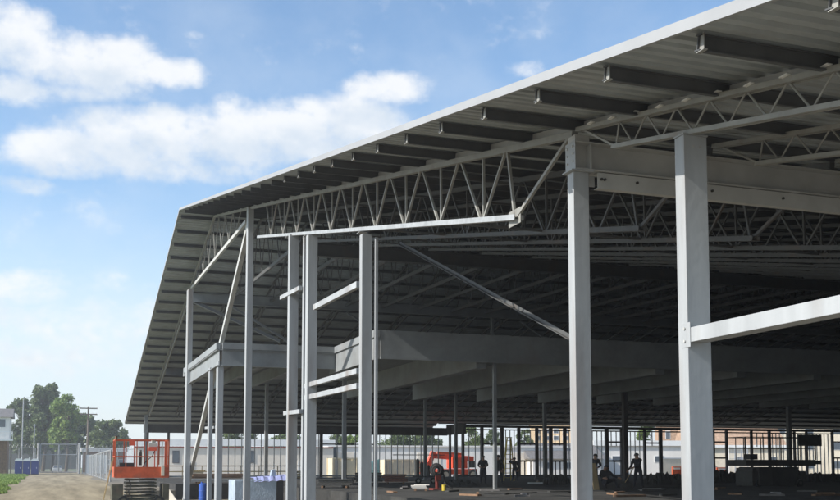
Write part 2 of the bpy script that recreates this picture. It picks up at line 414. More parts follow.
# eave-side column in front of the girder and its neighbour that carries the girder
p = onX(694, 465, A); Y690 = p.y
C1 = column(A+.05, Y690, -.6, 5.80, .345, .205, cap=0.012)
for dx in (-.05, .05):
    b = MB(); b.cyl((A+.07+dx, Y690-.1, 5.66), (A+.07+dx, Y690-.108, 5.66), .018, 10); P(b, 'bolt_hole', M['girder'], C1)
C2 = column(A+.02, GY, -.6, 6.143, .27, .20, cap=.06)
gcol(365, 235.5, 13, .2)
gcol(310, 237, 12, .2)
gcol(291.5, 237.5, 11, .16)
gcol(302.5, 237.5, 3.4, .4)
gcol(375.5, 238, 4.2, .3, X=A+.25)
gcol(247, 208, 7.5, .2, kind='box')
gcol(187, 294, 6.5, .25, X=7.13)
gcol(209.5, 369, 5, .25, X=7.2)
gcol(218.5, 363, 7.5, .25, X=7.3)
column(7.35, 96.3, 0, 6.2, .3, .3, m=M['mezz'])
# girts on the gable
def girt(u0, v0, u1, v1, hpx_at1, X=A-.02, m=M['column'], w=.13):
    p, q = onX(u0, v0, X), onX(u1, v1, X); h = hpx_at1*(q-EYE).dot(FW)/F_
    b = MB(); b.bar(p, q, w, h*.85); return P(b, 'girt', m, bevel=.005)
b = MB(); zg = 3.13; b.span((A-.115, 3.2, zg), (A+.12, Y690-.11, zg+.185)); P(b, 'girt', M['column'], bevel=.006)
girt(315, 307.5, 358.5, 284.5, 7.5)
girt(306, 386, 358.5, 371, 6.4)
girt(306, 398, 358.5, 386, 6.6)
girt(281.5, 298, 300.5, 288, 5, X=A-.12)
girt(285, 413.5, 301, 411.5, 5, X=A-.1)
girt(206, 428, 221, 427, 3)
# gussets at the truss seats, bolted clips at the girts
b = MB(); b.span((A-.012, 15.95, zr(16.1)-1.72), (A+.0, 16.45, zr(16.1)-1.44)); P(b, 'gusset', M['chord'])
b = MB(); b.span((A-.09, GY-.12, 6.625), (A+.16, GY+.12, zr(GY)-.39)); P(b, 'truss_seat', M['girder'])
for y in (25.9, 32.4, 35.3):
    b = MB(); b.box((A-.02, y, zr(y)-1.72), (.22, .3, .014)); P(b, 'seat_plate', M['column'])
b = MB(); b.span((A-.128, Y690-.16, zg-.06), (A-.116, Y690+.02, zg+.25)); CP = P(b, 'clip_plate', M['column'], bevel=.003)
for dz in (0, .16):
    b = MB(); b.cyl((A-.128, Y690-.05, zg+.02+dz), (A-.145, Y690-.05, zg+.02+dz), .018, 8); P(b, 'bolt', M['girder'], CP)
for z in (6.30, 6.42, 6.54):
    for dy in (-.09, .09): b = MB(); b.cyl((A-.113, GY+dy, z), (A-.132, GY+dy, z), .018, 8); P(b, 'bolt', M['girder'], G)
# temporary braces
p, q = onX(247, 224, A-.02), onX(182.5, 501, 7.3)
b = MB(); b.chan(p, q, .20, .26, .02); P(b, 'brace', M['brace'], label='long pale diagonal brace leaning down from the ridge column')
p, q = onX(400, 243, 10.05), onX(571, 338, 10.6); p = onX(399, 243, 10.0)
b = MB(); b.angle(p, q, .10, .016); P(b, 'brace', M['joist'], label='thin diagonal brace crossing the dark opening')
p, q = onY(191, 300, 64.2), onY(280, 341, 64.2)
b = MB(); b.angle(p, q, .22, .02); P(b, 'brace', M['mezz'])
for x in (10., 17.5, 30., 45.):
    b = MB(); b.angle((x, 64.1, 11.6), (x+7, 64.1, 7.6), .16, .02); P(b, 'brace', M['mezz'])
b = MB(); b.bar(onX(727, 82, A+.5), onX(727, 82, A+.5) + Vector((1.3, -.35, -.1)), .09, .045); P(b, 'timber_batten', M['wood'], label='loose brown timber batten lying under the deck')

# unseen walls added beyond the frame to block light and darken the hall
b = MB(); b.span((XE-5.2, 7, FL), (XE-5, 94.8, 5.6)); n = 40
vs = [(XE-5.19, 7, 5.6)] + [(XE-5.19, 7+(87.8)*i/n, zr(7+87.8*i/n)-.45) for i in range(n+1)] + [(XE-5.19, 94.8, 5.6)]
b.add(vs + [(x+.17, y, z) for x, y, z in vs], [list(range(len(vs)))[::-1], list(range(len(vs), 2*len(vs)))]); P(b, 'light_block_end', M['darkpost'])
b = MB(); b.span((22, 6.6, FL), (XE-5.3, 6.75, zr(6.7)-.72)); P(b, 'light_block_eave', M['darkpost'])
# mezzanine floor
zt_, zm_, zb_ = 7.55, 7.22, 6.42
MZ = MB(); MZ.span((7.25, 49.98, 7.2), (13.2, 66, 7.45)); MZ.span((13.2, 42.95, 7.2), (74, 66, 7.45)); MZ = P(MZ, 'mezzanine_floor', M['mezz'])
def edge(p, q, nrm):
    p, q, nrm = Vector(p), Vector(q), Vector(nrm)
    b = MB(); b.ibeam(p + Vector((0, 0, (zm_+zb_)/2)), q + Vector((0, 0, (zm_+zb_)/2)), .26, zm_-zb_, .015, .03); P(b, 'edge_beam', M['mezz'], MZ)
    b = MB(); b.bar(p + nrm*.06 + Vector((0, 0, (zt_+zm_)/2+.01)), q + nrm*.06 + Vector((0, 0, (zt_+zm_)/2+.01)), .2, zt_-zm_-.02); P(b, 'edge_angle', M['mezz'], MZ)
edge((7.2, 49.85, 0), (7.2, 64.0, 0), (-1, 0, 0))
edge((7.33, 49.85, 0), (13.0, 49.85, 0), (0, -1, 0))
def panel(p, q, z0, z1, th, name='edge_panel'):
    p, q = Vector(p), Vector(q); b = MB(); b.bar(p + Vector((0, 0, (z0+z1)/2)), q + Vector((0, 0, (z0+z1)/2)), th, z1-z0); return P(b, name, M['mezz'], MZ)
panel((13.1, 42.75, 0), (13.1, 51.0, 0), zb_-.15, zt_-.32, .16); panel((13.06, 42.70, 0), (13.06, 51.0, 0), zt_-.32, zt_, .26, 'edge_angle')
panel((13.2, 42.8, 0), (74, 42.8, 0), zb_-.12, zt_, .18)
panel((13.2, 42.68, 0), (74, 42.68, 0), zb_-.16, zb_-.06, .1, 'edge_angle')
for i, x in enumerate([17.9 + 4.75*k for k in range(12)]):
    b = MB(); b.span((x, 43.0, 6.02), (x+.5, 65.8, 7.18)); P(b, 'floor_beam', M['mezz'], MZ)
for x in (9.2, 11.2):
    b = MB(); b.ibeam((x, 50, 6.8), (x, 65.8, 6.8), .2, .7); P(b, 'floor_beam', M['mezz'], MZ)
# columns under and behind the mezzanine
for u, y, s, zt in [(495, 43.1, .16, 6.3), (344, 52, .2, 6.4), (266, 60, .2, 6.4), (625.5, 58, .30, 6.4), (456, 62, .16, 6.4), (545, 70, .25, 9.5), (425, 80, .2, 8.5), (700, 60, .25, 6.4), (790, 66, .3, 7), (493, 64.1, .2, 11.7)]:
    p = onY(u, 465, y); column(p.x, y, (FL if p.x > 12 else -.6) if zt < 11 else 7.5, zt, s, s, m=M['mezz'] if u != 625.5 else M['darkpost'])

# far wall of the left part
YW = 96.5
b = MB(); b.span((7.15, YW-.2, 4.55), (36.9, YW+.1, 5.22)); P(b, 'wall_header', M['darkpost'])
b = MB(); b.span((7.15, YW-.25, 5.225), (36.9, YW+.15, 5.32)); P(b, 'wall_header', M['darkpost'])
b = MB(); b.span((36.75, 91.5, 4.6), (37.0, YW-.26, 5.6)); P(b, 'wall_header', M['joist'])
def stud(x, y, z0, z1, w, d, m, name='stud'):
    b = MB(); b.chan((x, y, z0), (x, y, z1), d, w, .012, up=(1, 0, 0)); P(b, name, m)
x = 14.3
for k in range(56):
    xx = 14.3 + k*.62
    if 21.9 < xx < 29.3: 
        if k % 3: continue
    if xx > 36.6: break
    stud(xx, YW, FL, 4.545, .075, .10, M['stud'])
for u in (147, 168, 321, 345):
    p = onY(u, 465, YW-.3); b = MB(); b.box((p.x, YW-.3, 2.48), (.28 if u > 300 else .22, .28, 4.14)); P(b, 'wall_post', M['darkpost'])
b = MB(); b.span((23.9, YW-.05, 3.55), (29.5, YW+.05, 3.67)); P(b, 'wall_rail', M['darkpost'])
b = MB(); b.span((31.2, YW+.11, 2.55), (36.7, YW+.16, 2.63)); P(b, 'wall_rail', M['darkpost'])
b = MB(); b.bar((7.3, YW-.1, FL+.12), (36.7, YW-.1, FL+.12), .15, .16); P(b, 'sill_track', M['stud'])
# far wall of the right part
YR = 95.0
b = MB(); b.span((36.9, YR-.15, 5.36), (XE-5, YR+.15, 5.62)); P(b, 'wall_header', M['darkpost'])
b = MB(); b.span((36.9, YR-.12, 5.1), (XE-5, YR+.12, 5.22)); P(b, 'wall_header', M['machine'])
heavy = [(u_, w_*.78) for u_, w_ in [(450, .22), (456, .34), (463, .30), (482, .36), (495, .30), (502, .42), (519, .34), (537, .36), (551, .42), (565, .40), (607, .46), (622, .36), (645, .30), (661, .42), (694, .4), (714, .24), (727, .26), (752, .26), (770, .32), (795, .24), (807, .22), (833, .26), (848, .3)]]
xs = []
for u, w in heavy:
    p = onY(u, 465, YR-.05); xs.append(p.x)
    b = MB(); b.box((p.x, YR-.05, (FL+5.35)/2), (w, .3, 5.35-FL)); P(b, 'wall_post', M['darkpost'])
def rails(u0, u1, vs=(444, 461), studs=2):
    a_, b_ = onY(u0, 465, YR).x, onY(u1, 465, YR).x
    for v in vs:
        z = onY((u0+u1)/2, v, YR).z; b = MB(); b.span((a_, YR-.08, z-.1), (b_, YR+.08, z+.06)); P(b, 'wall_rail', M['darkpost'])
    for k in range(studs):
        xx = a_ + (b_-a_)*(k+1)/(studs+1); stud(xx, YR, FL, onY(u0, vs[-1], YR).z-.1, .10, .12, M['darkpost'])
rails(482, 502, (444,), 0); rails(519, 537); rails(551, 565); rails(607, 622, (442, 461), 1); rails(645, 661, (443,), 0); rails(714, 727, (442, 458), 0); rails(833, 848, (442, 458))
for u0, u1, n in ((463, 482, 2), (502, 519, 3), (519, 537, 2), (537, 551, 3), (551, 565, 2), (565, 607, 8), (607, 622, 2), (622, 645, 4), (645, 661, 1), (752, 770, 2), (770, 795, 6), (795, 833, 9)):
    a_, b_ = onY(u0, 465, YR).x, onY(u1, 465, YR).x
    for k in range(n):
        stud(a_ + (b_-a_)*(k+1)/(n+1), YR+.05, FL if u0 in (463, 502, 537, 565, 622, 770, 795) else 3.6, 5.1, .07, .10, M['stud'])
b = MB(); b.bar((37, YR-.02, FL+.1), (98, YR-.02, FL+.1), .15, .16); P(b, 'sill_track', M['darkpost'])

# ------------------------------------------------------------------ things beyond and inside
def tree(u, Y, vtop, wpx, vbot, label, leaf, group, seed, n=5200, lumps=16, lift=.0, leafsize=None):
    rnd = random.Random(seed)
    base = onY(u, 465, Y); base.z = 0
    top = onY(u, vtop, Y).z; rad = wpx/2*(Y/.94)/F_; zb = max(.8, onY(u, vbot, Y).z)
    T = thing('tree', base, label, 'tree', group)
    b = MB(); h = top
    pts = [base, base + Vector((.02*h, 0, .25*h)), base + Vector((-.01*h, .01*h, .5*h)), base + Vector((.02*h, 0, .8*h))]
    rr = [.022*h, .017*h, .012*h, .004*h]
    for i in range(3): b.cyl(pts[i], pts[i+1], rr[i], 9, rr[i+1])
    cl = []
    for i in range(lumps):
        a = rnd.random()*6.283; q = rnd.random()**.6
        zc = zb + (top-zb)*(.12 + .86*rnd.random()); fall = math.sqrt(max(.05, 1 - ((zc-zb)/(top-zb)*1.55-.62)**2))
        c = Vector((base.x + math.cos(a)*q*rad*.82*fall, base.y + math.sin(a)*q*rad*.82*fall, zc))
        r = rad*(.20 + .24*rnd.random())*(1.15 - .45*(zc-zb)/(top-zb))*(15/max(15, lumps))**.4
        c.z = min(c.z, top - r*.7); cl.append((c, r))
        s = pts[1] + (pts[3]-pts[1])*rnd.random()
        b.cyl(s, s + (c-s)*.9, .006*h, 5, .002*h)
    P(b, 'trunk', M['bark'], T)
    b = MB(); ls = leafsize or rad*.05; n = int(n*2.0)
    tot = sum(r*r for c, r in cl)
    for c, r in cl:
        for k in range(int(n*r*r/tot)):
            d = Vector((rnd.gauss(0, 1), rnd.gauss(0, 1), rnd.gauss(0, .85))).normalized()*r*(.25 + .95*rnd.random()**.8)
            if rnd.random() < .12: d *= 1.25
            p = c + d; nx = Vector((rnd.gauss(0, 1), rnd.gauss(0, 1), rnd.gauss(0, 1))).normalized(); t = nx.orthogonal().normalized(); s = nx.cross(t); e = ls*(.6+.9*rnd.random())
            b.add([p - t*e - s*e*.5, p + t*e*.3 - s*e*.7, p + t*e + s*e*.3, p - t*e*.2 + s*e*.8], [[0, 1, 2, 3]])
    P(b, 'crown', leaf, T)
    return T
gt = 'trees behind the gate'
tree(43, 262, 385, 42, 450, 'tallest dark tree with a narrow ragged crown rising behind the middle of the gate', M['leaf_dark'], gt, 3, 7000, 46)
tree(19, 270, 399, 34, 450, 'narrower dark tree at the left end of the row behind the gate', M['leaf_dark'], gt, 5, 4000, 30)
tree(66, 250, 396, 38, 449, 'lighter green tree at the right shoulder of the tall dark tree', M['leaf_bright'], gt, 8, 5200, 34)
tree(52, 275, 409, 72, 452, 'broad dark tree low behind the tallest tree', M['leaf_dark'], gt, 9, 9000, 50)
tree(108, 245, 422, 37, 452, 'low rounded tree between the utility pole and the roof corner', M['leaf_mid'], gt, 11, 5000, 34)
for i, (u, Y, vt, wd, lb, lf) in enumerate([
    (238, 170, 431, 40, 'dark tree showing above the white roof band, left of the twin posts', 'leaf_dark'), (283, 175, 432, 46, 'dark tree showing above the white roof band behind the thin studs', 'leaf_dark'),
    (338, 165, 433, 22, 'small dark tree over the pale siding left of the front column', 'leaf_dark'), (352, 160, 434, 20, 'small yellowish green tree over the pale siding', 'leaf_bright'),
    (396, 168, 431, 40, 'tree above the blue grey siding right of the front column', 'leaf_dark'), (432, 172, 432, 36, 'tree above the blue grey siding left of the orange boom lift', 'leaf_mid'),
    (470, 150, 428, 30, 'tree behind the orange boom lift', 'leaf_mid'), (492, 160, 430, 24, 'tree behind the worker nearest the boom lift', 'leaf_dark'), (526, 165, 430, 26, 'tree left of the ochre block', 'leaf_mid'),
    (652, 165, 425, 34, 'bright green tree left of the brick house', 'leaf_bright'), (678, 175, 426, 24, 'bright green tree rising behind the brick house', 'leaf_bright')]):
    tree(u, Y, vt, wd, 452, lb, M[lf], 'trees beyond the far wall', 20+i, 2600, 10)

# gate, poles and fences on the left
Yg = 196
def zv(v, Y, u=60): return onY(u, v, Y).z
xl, xr = onY(38, 465, Yg).x, onY(79, 465, Yg).x
GT = thing('gate', (xl, Yg, 0), 'closed double chain-link gate with tall posts across the gravel track', 'gate')
for x in (xl, xr):
    b = MB(); b.cyl((x, Yg, 0), (x, Yg, zv(444, Yg)), .22, 12); b.cyl((x, Yg, zv(444, Yg)), (x, Yg, zv(443, Yg)), .3, 12, .1); P(b, 'gate_post', M['fence'], GT)
xm = (xl+xr)/2
for x0, x1 in ((xl+.35, xm-.06), (xm+.06, xr-.35)):
    b = MB(); z0, z1, z2 = .25, zv(455, Yg), zv(444.5, Yg)
    for z in (z0, z1, z2): b.cyl((x0, Yg, z), (x1, Yg, z), .085, 8)
    for x in (x0, x1): b.cyl((x, Yg, z0), (x, Yg, z2), .085, 8)
    LF = P(b, 'gate_leaf', M['fence'], GT); b = MB(); b.span((x0, Yg-.01, z0), (x1, Yg+.01, z2)); P(b, 'mesh_panel', M['mesh'], LF)
def chainfence(p, q, h, n, label, posts=True, m='fence', coil=False):
    p, q = Vector(p), Vector(q); T = thing('chain_link_fence', p, label, 'fence')
    for i in range(n+1):
        c = p.lerp(q, i/n); b = MB(); b.cyl(c, c + Vector((0, 0, h)), .07, 8); P(b, 'fence_post', M[m], T)
    b = MB(); b.cyl(p + Vector((0, 0, h)), q + Vector((0, 0, h)), .05, 6); b.cyl(p + Vector((0, 0, .12)), q + Vector((0, 0, .12)), .03, 6); P(b, 'top_rail', M[m], T)
    b = MB(); b.bar(p + Vector((0, 0, h/2)), q + Vector((0, 0, h/2)), .012, h-.1); P(b, 'mesh_panel', M['mesh'], T)
    if coil:
        b = MB(); d = (q-p); L_ = d.length; pts = []
        side = Vector((-d.y, d.x, 0)).normalized()
        for i in range(int(L_*10)):
            t = i/(L_*10); a = i*.9; pts.append(p + d*t + Vector((0, 0, h+.38 + .36*math.cos(a))) + side*.36*math.sin(a))
        b.path(pts, .022, 4); P(b, 'razor_wire', M['fence'], T)
    return T
chainfence((xl-.5, Yg, 0), (xl-17, Yg+2, 0), zv(448, Yg), 6, 'tall chain-link fence with razor wire left of the gate', coil=True)
chainfence((xr+.6, Yg, 0), (xr+22, Yg, 0), zv(449, Yg), 7, 'tall chain-link fence with razor wire right of the gate', coil=True)
pa, pb = onZ(86, 474, 0), onZ(110, 482, 0)
chainfence(pa, pb, 3.0, 12, 'pale temporary fence running along the right side of the track', m='fence')
B_ = thing('site_hoarding', (onY(86, 465, 176).x, 176, 0), 'low white panel screen behind the pale temporary fence', 'screen')
b = MB(); x0, x1 = onY(86, 465, 176).x, onY(107, 465, 176).x; b.span((x0, 175.9, .2), (x1, 176, zv(455, 176))); P(b, 'panel', M['white'], B_)
for k in range(5):
    b = MB(); x = x0 + (x1-x0)*k/4; b.span((x-.06, 175.8, 0), (x+.06, 175.895, zv(454.5, 176))); P(b, 'post', M['fence'], B_)

p = onY(87, 465, 225); p.z = 0
T = thing('utility_pole', p, 'wooden utility pole with two crossarms right of the gate', 'utility pole')
b = MB(); zt = onY(87, 406.5, 225).z; b.cyl(p, p + Vector((0, 0, zt)), .26, 10, .17); P(b, 'pole', M['pole'], T)
for v in (408.5, 414.5):
    z = onY(87, v, 225).z; b = MB(); b.span((p.x-1.8, 224.7, z-.12), (p.x+1.8, 224.85, z+.12)); CA = P(b, 'crossarm', M['pole'], T)
    for dx in (-1.6, -.8, .8, 1.6): b = MB(); b.cyl((p.x+dx, 224.78, z+.12), (p.x+dx, 224.78, z+.42), .08, 8, .05); P(b, 'insulator', M['white'], CA)
p = onY(21.5, 465, 205); p.z = 0
T = thing('lamp_post', p, 'thin tall grey lamp post beside the blue cabins', 'lamp post')
zt = onY(21, 399, 205).z; b = MB(); b.cyl(p, p + Vector((0, 0, zt)), .14, 10, .09); P(b, 'pole', M['fence'], T)
b = MB(); b.path([p + Vector((0, 0, zt)), p + Vector((.6, 0, zt+.25)), p + Vector((1.2, 0, zt+.25))], .05, 6); A_ = P(b, 'arm', M['fence'], T); b = MB(); b.box(p + Vector((1.5, 0, zt+.25)), (.8, .35, .16)); P(b, 'lamp_head', M['fence'], A_)
p = onY(33.5, 465, 205); p.z = 0
T = thing('signal_post', p, 'short grey post left of the gate', 'post'); b = MB(); b.cyl(p, p + Vector((0, 0, onY(33, 426, 205).z)), .13, 10, .1); P(b, 'pole', M['fence'], T); b = MB(); zz = onY(33, 426, 205).z; b.cyl(p + Vector((0, 0, zz)), p + Vector((0, 0, zz+.35)), .2, 10, .05); P(b, 'cap', M['fence'], T)

# portable cabins
def cabin(x, Y, label):
    T = thing('portable_toilet', (x, Y, 0), label, 'portable toilet', 'blue portable toilets')
    b = MB(); b.span((x-.56, Y, .1), (x+.56, Y+1.15, 2.2)); P(b, 'cabin', M['navy'], T, bevel=.03)
    b = MB(); b.span((x-.6, Y-.05, 0), (x+.6, Y+1.2, .1)); P(b, 'skid', M['machine'], T)
    b = MB(); b.span((x-.42, Y-.03, .2), (x+.38, Y-.003, 2.0)); D_ = P(b, 'door', M['navy'], T); b = MB(); b.box((x+.27, Y-.05, 1.1), (.05, .04, .22)); P(b, 'handle', M['white'], D_)
    pr = [(-.62, 0), (.62, 0), (.55, .22), (.3, .42), (-.3, .42), (-.55, .22)]
    b = MB(); b.prism(pr, (x, Y-.06, 2.2), (x, Y+1.2, 2.2)); P(b, 'roof', M['white'], T)
    b = MB(); b.cyl((x+.4, Y+1.0, 2.5), (x+.4, Y+1.0, 2.85), .05, 8); P(b, 'vent_pipe', M['white'], T)
xx = onY(18.5, 465, 178).x
cabin(xx, 178, 'blue portable toilet with a white roof, the one nearest the grass')
cabin(xx+1.24, 178, 'blue portable toilet with a white roof, between the two others')
cabin(xx+2.48, 178, 'blue portable toilet with a white roof, the one nearest the gate')

# buildings at far left
def block(name, x0, x1, y0, y1, z1, wallm, label, cat='building', roofm=None, roof='flat', rh=1.5, over=.3, z0=0):
    T = thing(name, ((x0+x1)/2, y0, 0), label, cat)
    b = MB(); b.span((x0, y0, z0), (x1, y1, z1)); P(b, 'wall', wallm, T)
    b = MB(); rm = roofm or M['roofgrey']
    if roof == 'flat': b.span((x0-over, y0-over, z1+.002), (x1+over, y1+over, z1+rh))
    else:
        ym = (y0+y1)/2; b.add([(x0-over, y0-over, z1), (x1+over, y0-over, z1), (x1+over, y1+over, z1), (x0-over, y1+over, z1), (x0-over, ym, z1+rh), (x1+over, ym, z1+rh)], [[0, 1, 5, 4], [2, 3, 4, 5], [1, 2, 5], [3, 0, 4], [3, 2, 1, 0]])
    RF = P(b, 'roof', rm, T)
    T.rotation_euler.z = R(ROT.get(name, 0))
    return T
ROT = dict(warehouse=-7, store_building=-9, apartment_block=-25, long_unit=-16, brick_house=-28, terrace_house=-22, block_of_flats=-25, outbuilding=-10)
def window(T, x, y, z, w, h, m=None):
    b = MB(); b.span((x-w/2-.08, y-.05, z-h/2-.08), (x+w/2+.08, y-.005, z+h/2+.08)); f = P(b, 'window', M['white'] if m is None else m, T)
    b = MB(); b.span((x-w/2, y-.075, z-h/2), (x+w/2, y-.052, z+h/2)); P(b, 'pane', M['glass'], f)
Yh = 185; xr_ = onY(8.5, 465, Yh).x
H = block('guard_house', xr_-8, xr_, Yh, Yh+7, zv(418, Yh), M['bluegrey'], 'grey two-storey house with a railed balcony at the left edge', 'house', M['roofgrey'], 'gable', 1.6, .5, z0=zv(440, Yh))
for k in range(2): window(H, xr_-1.2-2.2*k, Yh, zv(424, Yh), 1.0, 1.3)
b = MB(); b.span((xr_-8.3, Yh-1.4, zv(440, Yh)-.25), (xr_+.6, Yh-.01, zv(440, Yh))); BA = P(b, 'balcony', M['white'], H)
b = MB()
for v in (436, 432.5): b.bar((xr_-8.3, Yh-1.35, zv(v, Yh)), (xr_+.55, Yh-1.35, zv(v, Yh)), .08, .1)
for k in range(8): b.bar((xr_+.55-1.2*k, Yh-1.35, zv(440, Yh)), (xr_+.55-1.2*k, Yh-1.35, zv(432, Yh)), .08, .08)
P(b, 'balustrade', M['white'], BA)
b = MB(); b.span((xr_-8, Yh, 0), (xr_-.3, Yh+7, zv(440, Yh)-.255)); P(b, 'lower_wall', M['brown'], H)
for x in (xr_+.4, xr_-3.5): b = MB(); b.bar((x, Yh-1.3, 0), (x, Yh-1.3, zv(440, Yh)-.26), .2, .2); P(b, 'support_post', M['pole'], H)
# long low roof beyond the gate
x0, x1 = onY(-30, 465, 400).x, onY(81, 465, 400).x
H = block('long_shed', x0, x1, 400, 410, onY(40, 445, 400).z, M['olive'], 'long low dark shed seen through and above the gate', 'shed', M['roofgrey'], 'flat', .9, .6, z0=0)
for k in range(9): b = MB(); x = x0+1+k*5.5; b.span((x, 399.6, 0), (x+.5, 399.9, onY(40, 445, 400).z-.01)); P(b, 'post', M['pole'], H)
x0, x1 = onY(83, 465, 232).x, onY(125, 465, 232).x
H = block('low_store', x0, x1, 232, 240, onY(95, 452, 232).z, M['brown'], 'low brown store with a pale roof right of the gate', 'shed', M['bluegrey'], 'flat', .9, .5)
for k in range(3): window(H, x0+2+3*k, 232, 2.2, 1.2, 1.0)
# car
def car(p, label):
    T = thing('parked_car', p, label, 'car'); x, y = p.x, p.y
    pr = [(-.88, .3), (.88, .3), (.92, .75), (.85, .95), (.68, 1.45), (-.68, 1.45), (-.85, .95), (-.92, .75)]
    b = MB(); b.prism([(a, z) for a, z in pr], (x, y, 0), (x, y+2.6, 0)); b.prism([(-.88, .3), (.88, .3), (.9, .8), (.8, .98), (-.8, .98), (-.9, .8)], (x, y-1.3, 0), (x, y, 0)); P(b, 'body', M['white'], T, bevel=.04)
    b = MB(); b.add([(x-.66, y-.01, 1.4), (x+.66, y-.01, 1.4), (x+.8, y-.14, .99), (x-.8, y-.14, .99)], [[0, 3, 2, 1]]); b.add([(x-.66, y-.03, 1.4), (x+.66, y-.03, 1.4), (x+.8, y-.16, .99), (x-.8, y-.16, .99)], [[0, 3, 2, 1]]); P(b, 'windscreen', M['glass'], T)
    for s in (-1, 1):
        b = MB(); b.box((x+s*.62, y-1.31, .68), (.36, .05, .2)); P(b, 'headlight', M['white'], T)
        for dy in (-.75, 1.8):
            b = MB(); b.cyl((x+s*.72, y+dy, .32), (x+s*.93, y+dy, .32), .32, 16); w_ = P(b, 'tyre', M['black'], T); b = MB(); b.cyl((x+s*.932, y+dy, .32), (x+s*.94, y+dy, .32), .2, 12); P(b, 'rim', M['rim'], w_)
p = onY(57.5, 465, 214); p.z = 0; car(p, 'white car facing the track just behind the gate')

# buildings beyond the far wall
def bx(u, Y): return onY(u, 465, Y).x
Y = 130; x0, x1 = bx(134, Y), bx(331, Y); zt = onY(240, 447, Y).z
W = block('warehouse', x0, x1, Y, Y+16, zt, M['warehouse'], 'long beige metal warehouse with a white eave band and red trim line', 'warehouse', M['white'], 'flat', .02, .1)
b = MB(); b.span((x0-.2, Y-.3, zt+.1), (x1+.2, Y-.11, zt+.95)); P(b, 'eave_band', M['white'], W)
b = MB(); b.span((x0, Y-.12, zt-.12), (x1, Y-.01, zt+.03)); P(b, 'trim_line', M['stripe'], W)
for u in (176, 251): window(W, bx(u, Y), Y, onY(u, 457, Y).z, .7, 1.4, M['roofgrey'])
for u in (190, 300): b = MB(); b.span((bx(u, Y)-.5, Y-.06, 0), (bx(u, Y)+.5, Y-.005, 2.1)); D_ = P(b, 'door', M['bluegrey'], W); b = MB(); b.box((bx(u, Y)+.35, Y-.08, 1.05), (.12, .06, .06)); P(b, 'handle', M['dark'], D_)
Y = 127; x0, x1 = bx(333, Y), bx(560, Y); zt = onY(400, 447, Y).z
W = block('store_building', x0, x1, Y, Y+18, zt, M['bluegrey'], 'blue grey metal building behind the tan containers and the orange boom lift', 'building', M['bluegrey'], 'flat', .2, .2)
for u in (345, 430, 520): b = MB(); b.span((bx(u, Y)-1.6, Y-.06, 0), (bx(u, Y)+1.6, Y-.005, 3.2)); P(b, 'roller_door', M['warehouse'], W)
for u in (328,): window(W, bx(338, Y), Y, 3.2, .6, 1.6, M['roofgrey'])
def container(x0, x1, y, h, label, d=2.4):
    T = thing('shipping_container', ((x0+x1)/2, y, 0), label, 'container', 'tan containers behind the hall'); b = MB(); n = int((x1-x0)/.28); vs = []
    for i in range(n+1):
        x = x0 + (x1-x0)*i/n; o = (.0, .05)[(i//2) % 2]; vs.append((x, y+o))
    vs += [(x1, y+d), (x0, y+d)]
    b.add([(a, c, .12) for a, c in vs] + [(a, c, h) for a, c in vs], [[i, (i+1) % len(vs), len(vs)+(i+1) % len(vs), len(vs)+i] for i in range(len(vs))] + [list(range(len(vs), 2*len(vs))), list(range(len(vs)))[::-1]])
    P(b, 'shell', M['tan'], T)
    b = MB()
    for x in (x0-.03, x1+.03):
        for yy in (y-.04, y+d): b.box((x, yy, h/2), (.14, .14, h+.1))
    for z in (.08, h): b.bar((x0, y-.05, z), (x1, y-.05, z), .1, .14)
    P(b, 'corner_frame', M['tan'], T)
    b = MB(); b.span((x0+.2, y-.09, .25), (x0+.25, y-.055, h-.2)); b.span((x0+.5, y-.09, .25), (x0+.55, y-.055, h-.2)); P(b, 'locking_bar', M['fence'], T)
container(bx(333, 110), bx(356.5, 110), 110, onY(345, 458.5, 110).z, 'shorter tan container left of the front column')
container(bx(385, 112), bx(424, 112), 112, onY(400, 460, 112).z, 'longer tan container beside the teal tarp')
p0 = bx(370, 106); p1 = bx(381, 106); T = thing('covered_pile', ((p0+p1)/2, 106, 0), 'teal tarpaulin thrown over a pile beside the tan container', 'covered pile')
b = MB(); z = onY(375, 459, 106).z; b.add([(p0, 106, 0), (p1, 106, 0), (p1, 107.5, 0), (p0, 107.5, 0), (p0+.2, 106.2, z*.8), (p1-.15, 106.15, z), (p1-.2, 107.2, z*.85), (p0+.3, 107.2, z*.9)], [[0, 1, 5, 4], [1, 2, 6, 5], [2, 3, 7, 6], [3, 0, 4, 7], [4, 5, 6, 7]]); P(b, 'tarpaulin', M['teal'], T)
b = MB(); b.path([(p0-.02, 105.96, z*.4), (p1+.02, 105.96, z*.45)], .03, 6); P(b, 'strap', M['machine'], T)

Y = 175; x0, x1 = bx(534, Y), bx(588, Y)
W = block('apartment_block', x0, x1, Y, Y+14, onY(550, 423, Y).z, M['stucco'], 'ochre apartment block with rows of windows behind the grey roof', 'building', M['stucco'], 'flat', .4, .2)
for z in (onY(550, 431, Y).z, onY(550, 438, Y).z):
    for k in range(6): window(W, x0 + 1.3 + k*1.75, Y, z, .9, .75)
Y = 122; x0, x1 = bx(535, Y), bx(600, Y)
W = block('outbuilding', x0, x1, Y, Y+11, onY(560, 459, Y).z, M['bluegrey'], 'pale outbuilding with a sloping grey shingle roof', 'outbuilding', M['roofgrey'], 'gable', 2.2, .5)
for k in range(3): window(W, x0+2+3.0*k, Y, 1.5, 1.1, .8)
Y = 124; x0, x1 = bx(601, Y), bx(693, Y)
W = block('long_unit', x0, x1, Y, Y+10, onY(640, 446, Y).z, M['bluegrey'], 'pale blue grey unit with a bright white roof edge behind the shovelling worker', 'building', M['white'], 'flat', .75, .35)
for k in range(2): window(W, x0+3+6.0*k, Y, 2.4, 1.2, .8)
Y = 150; x0, x1 = bx(664, Y), bx(712, Y)
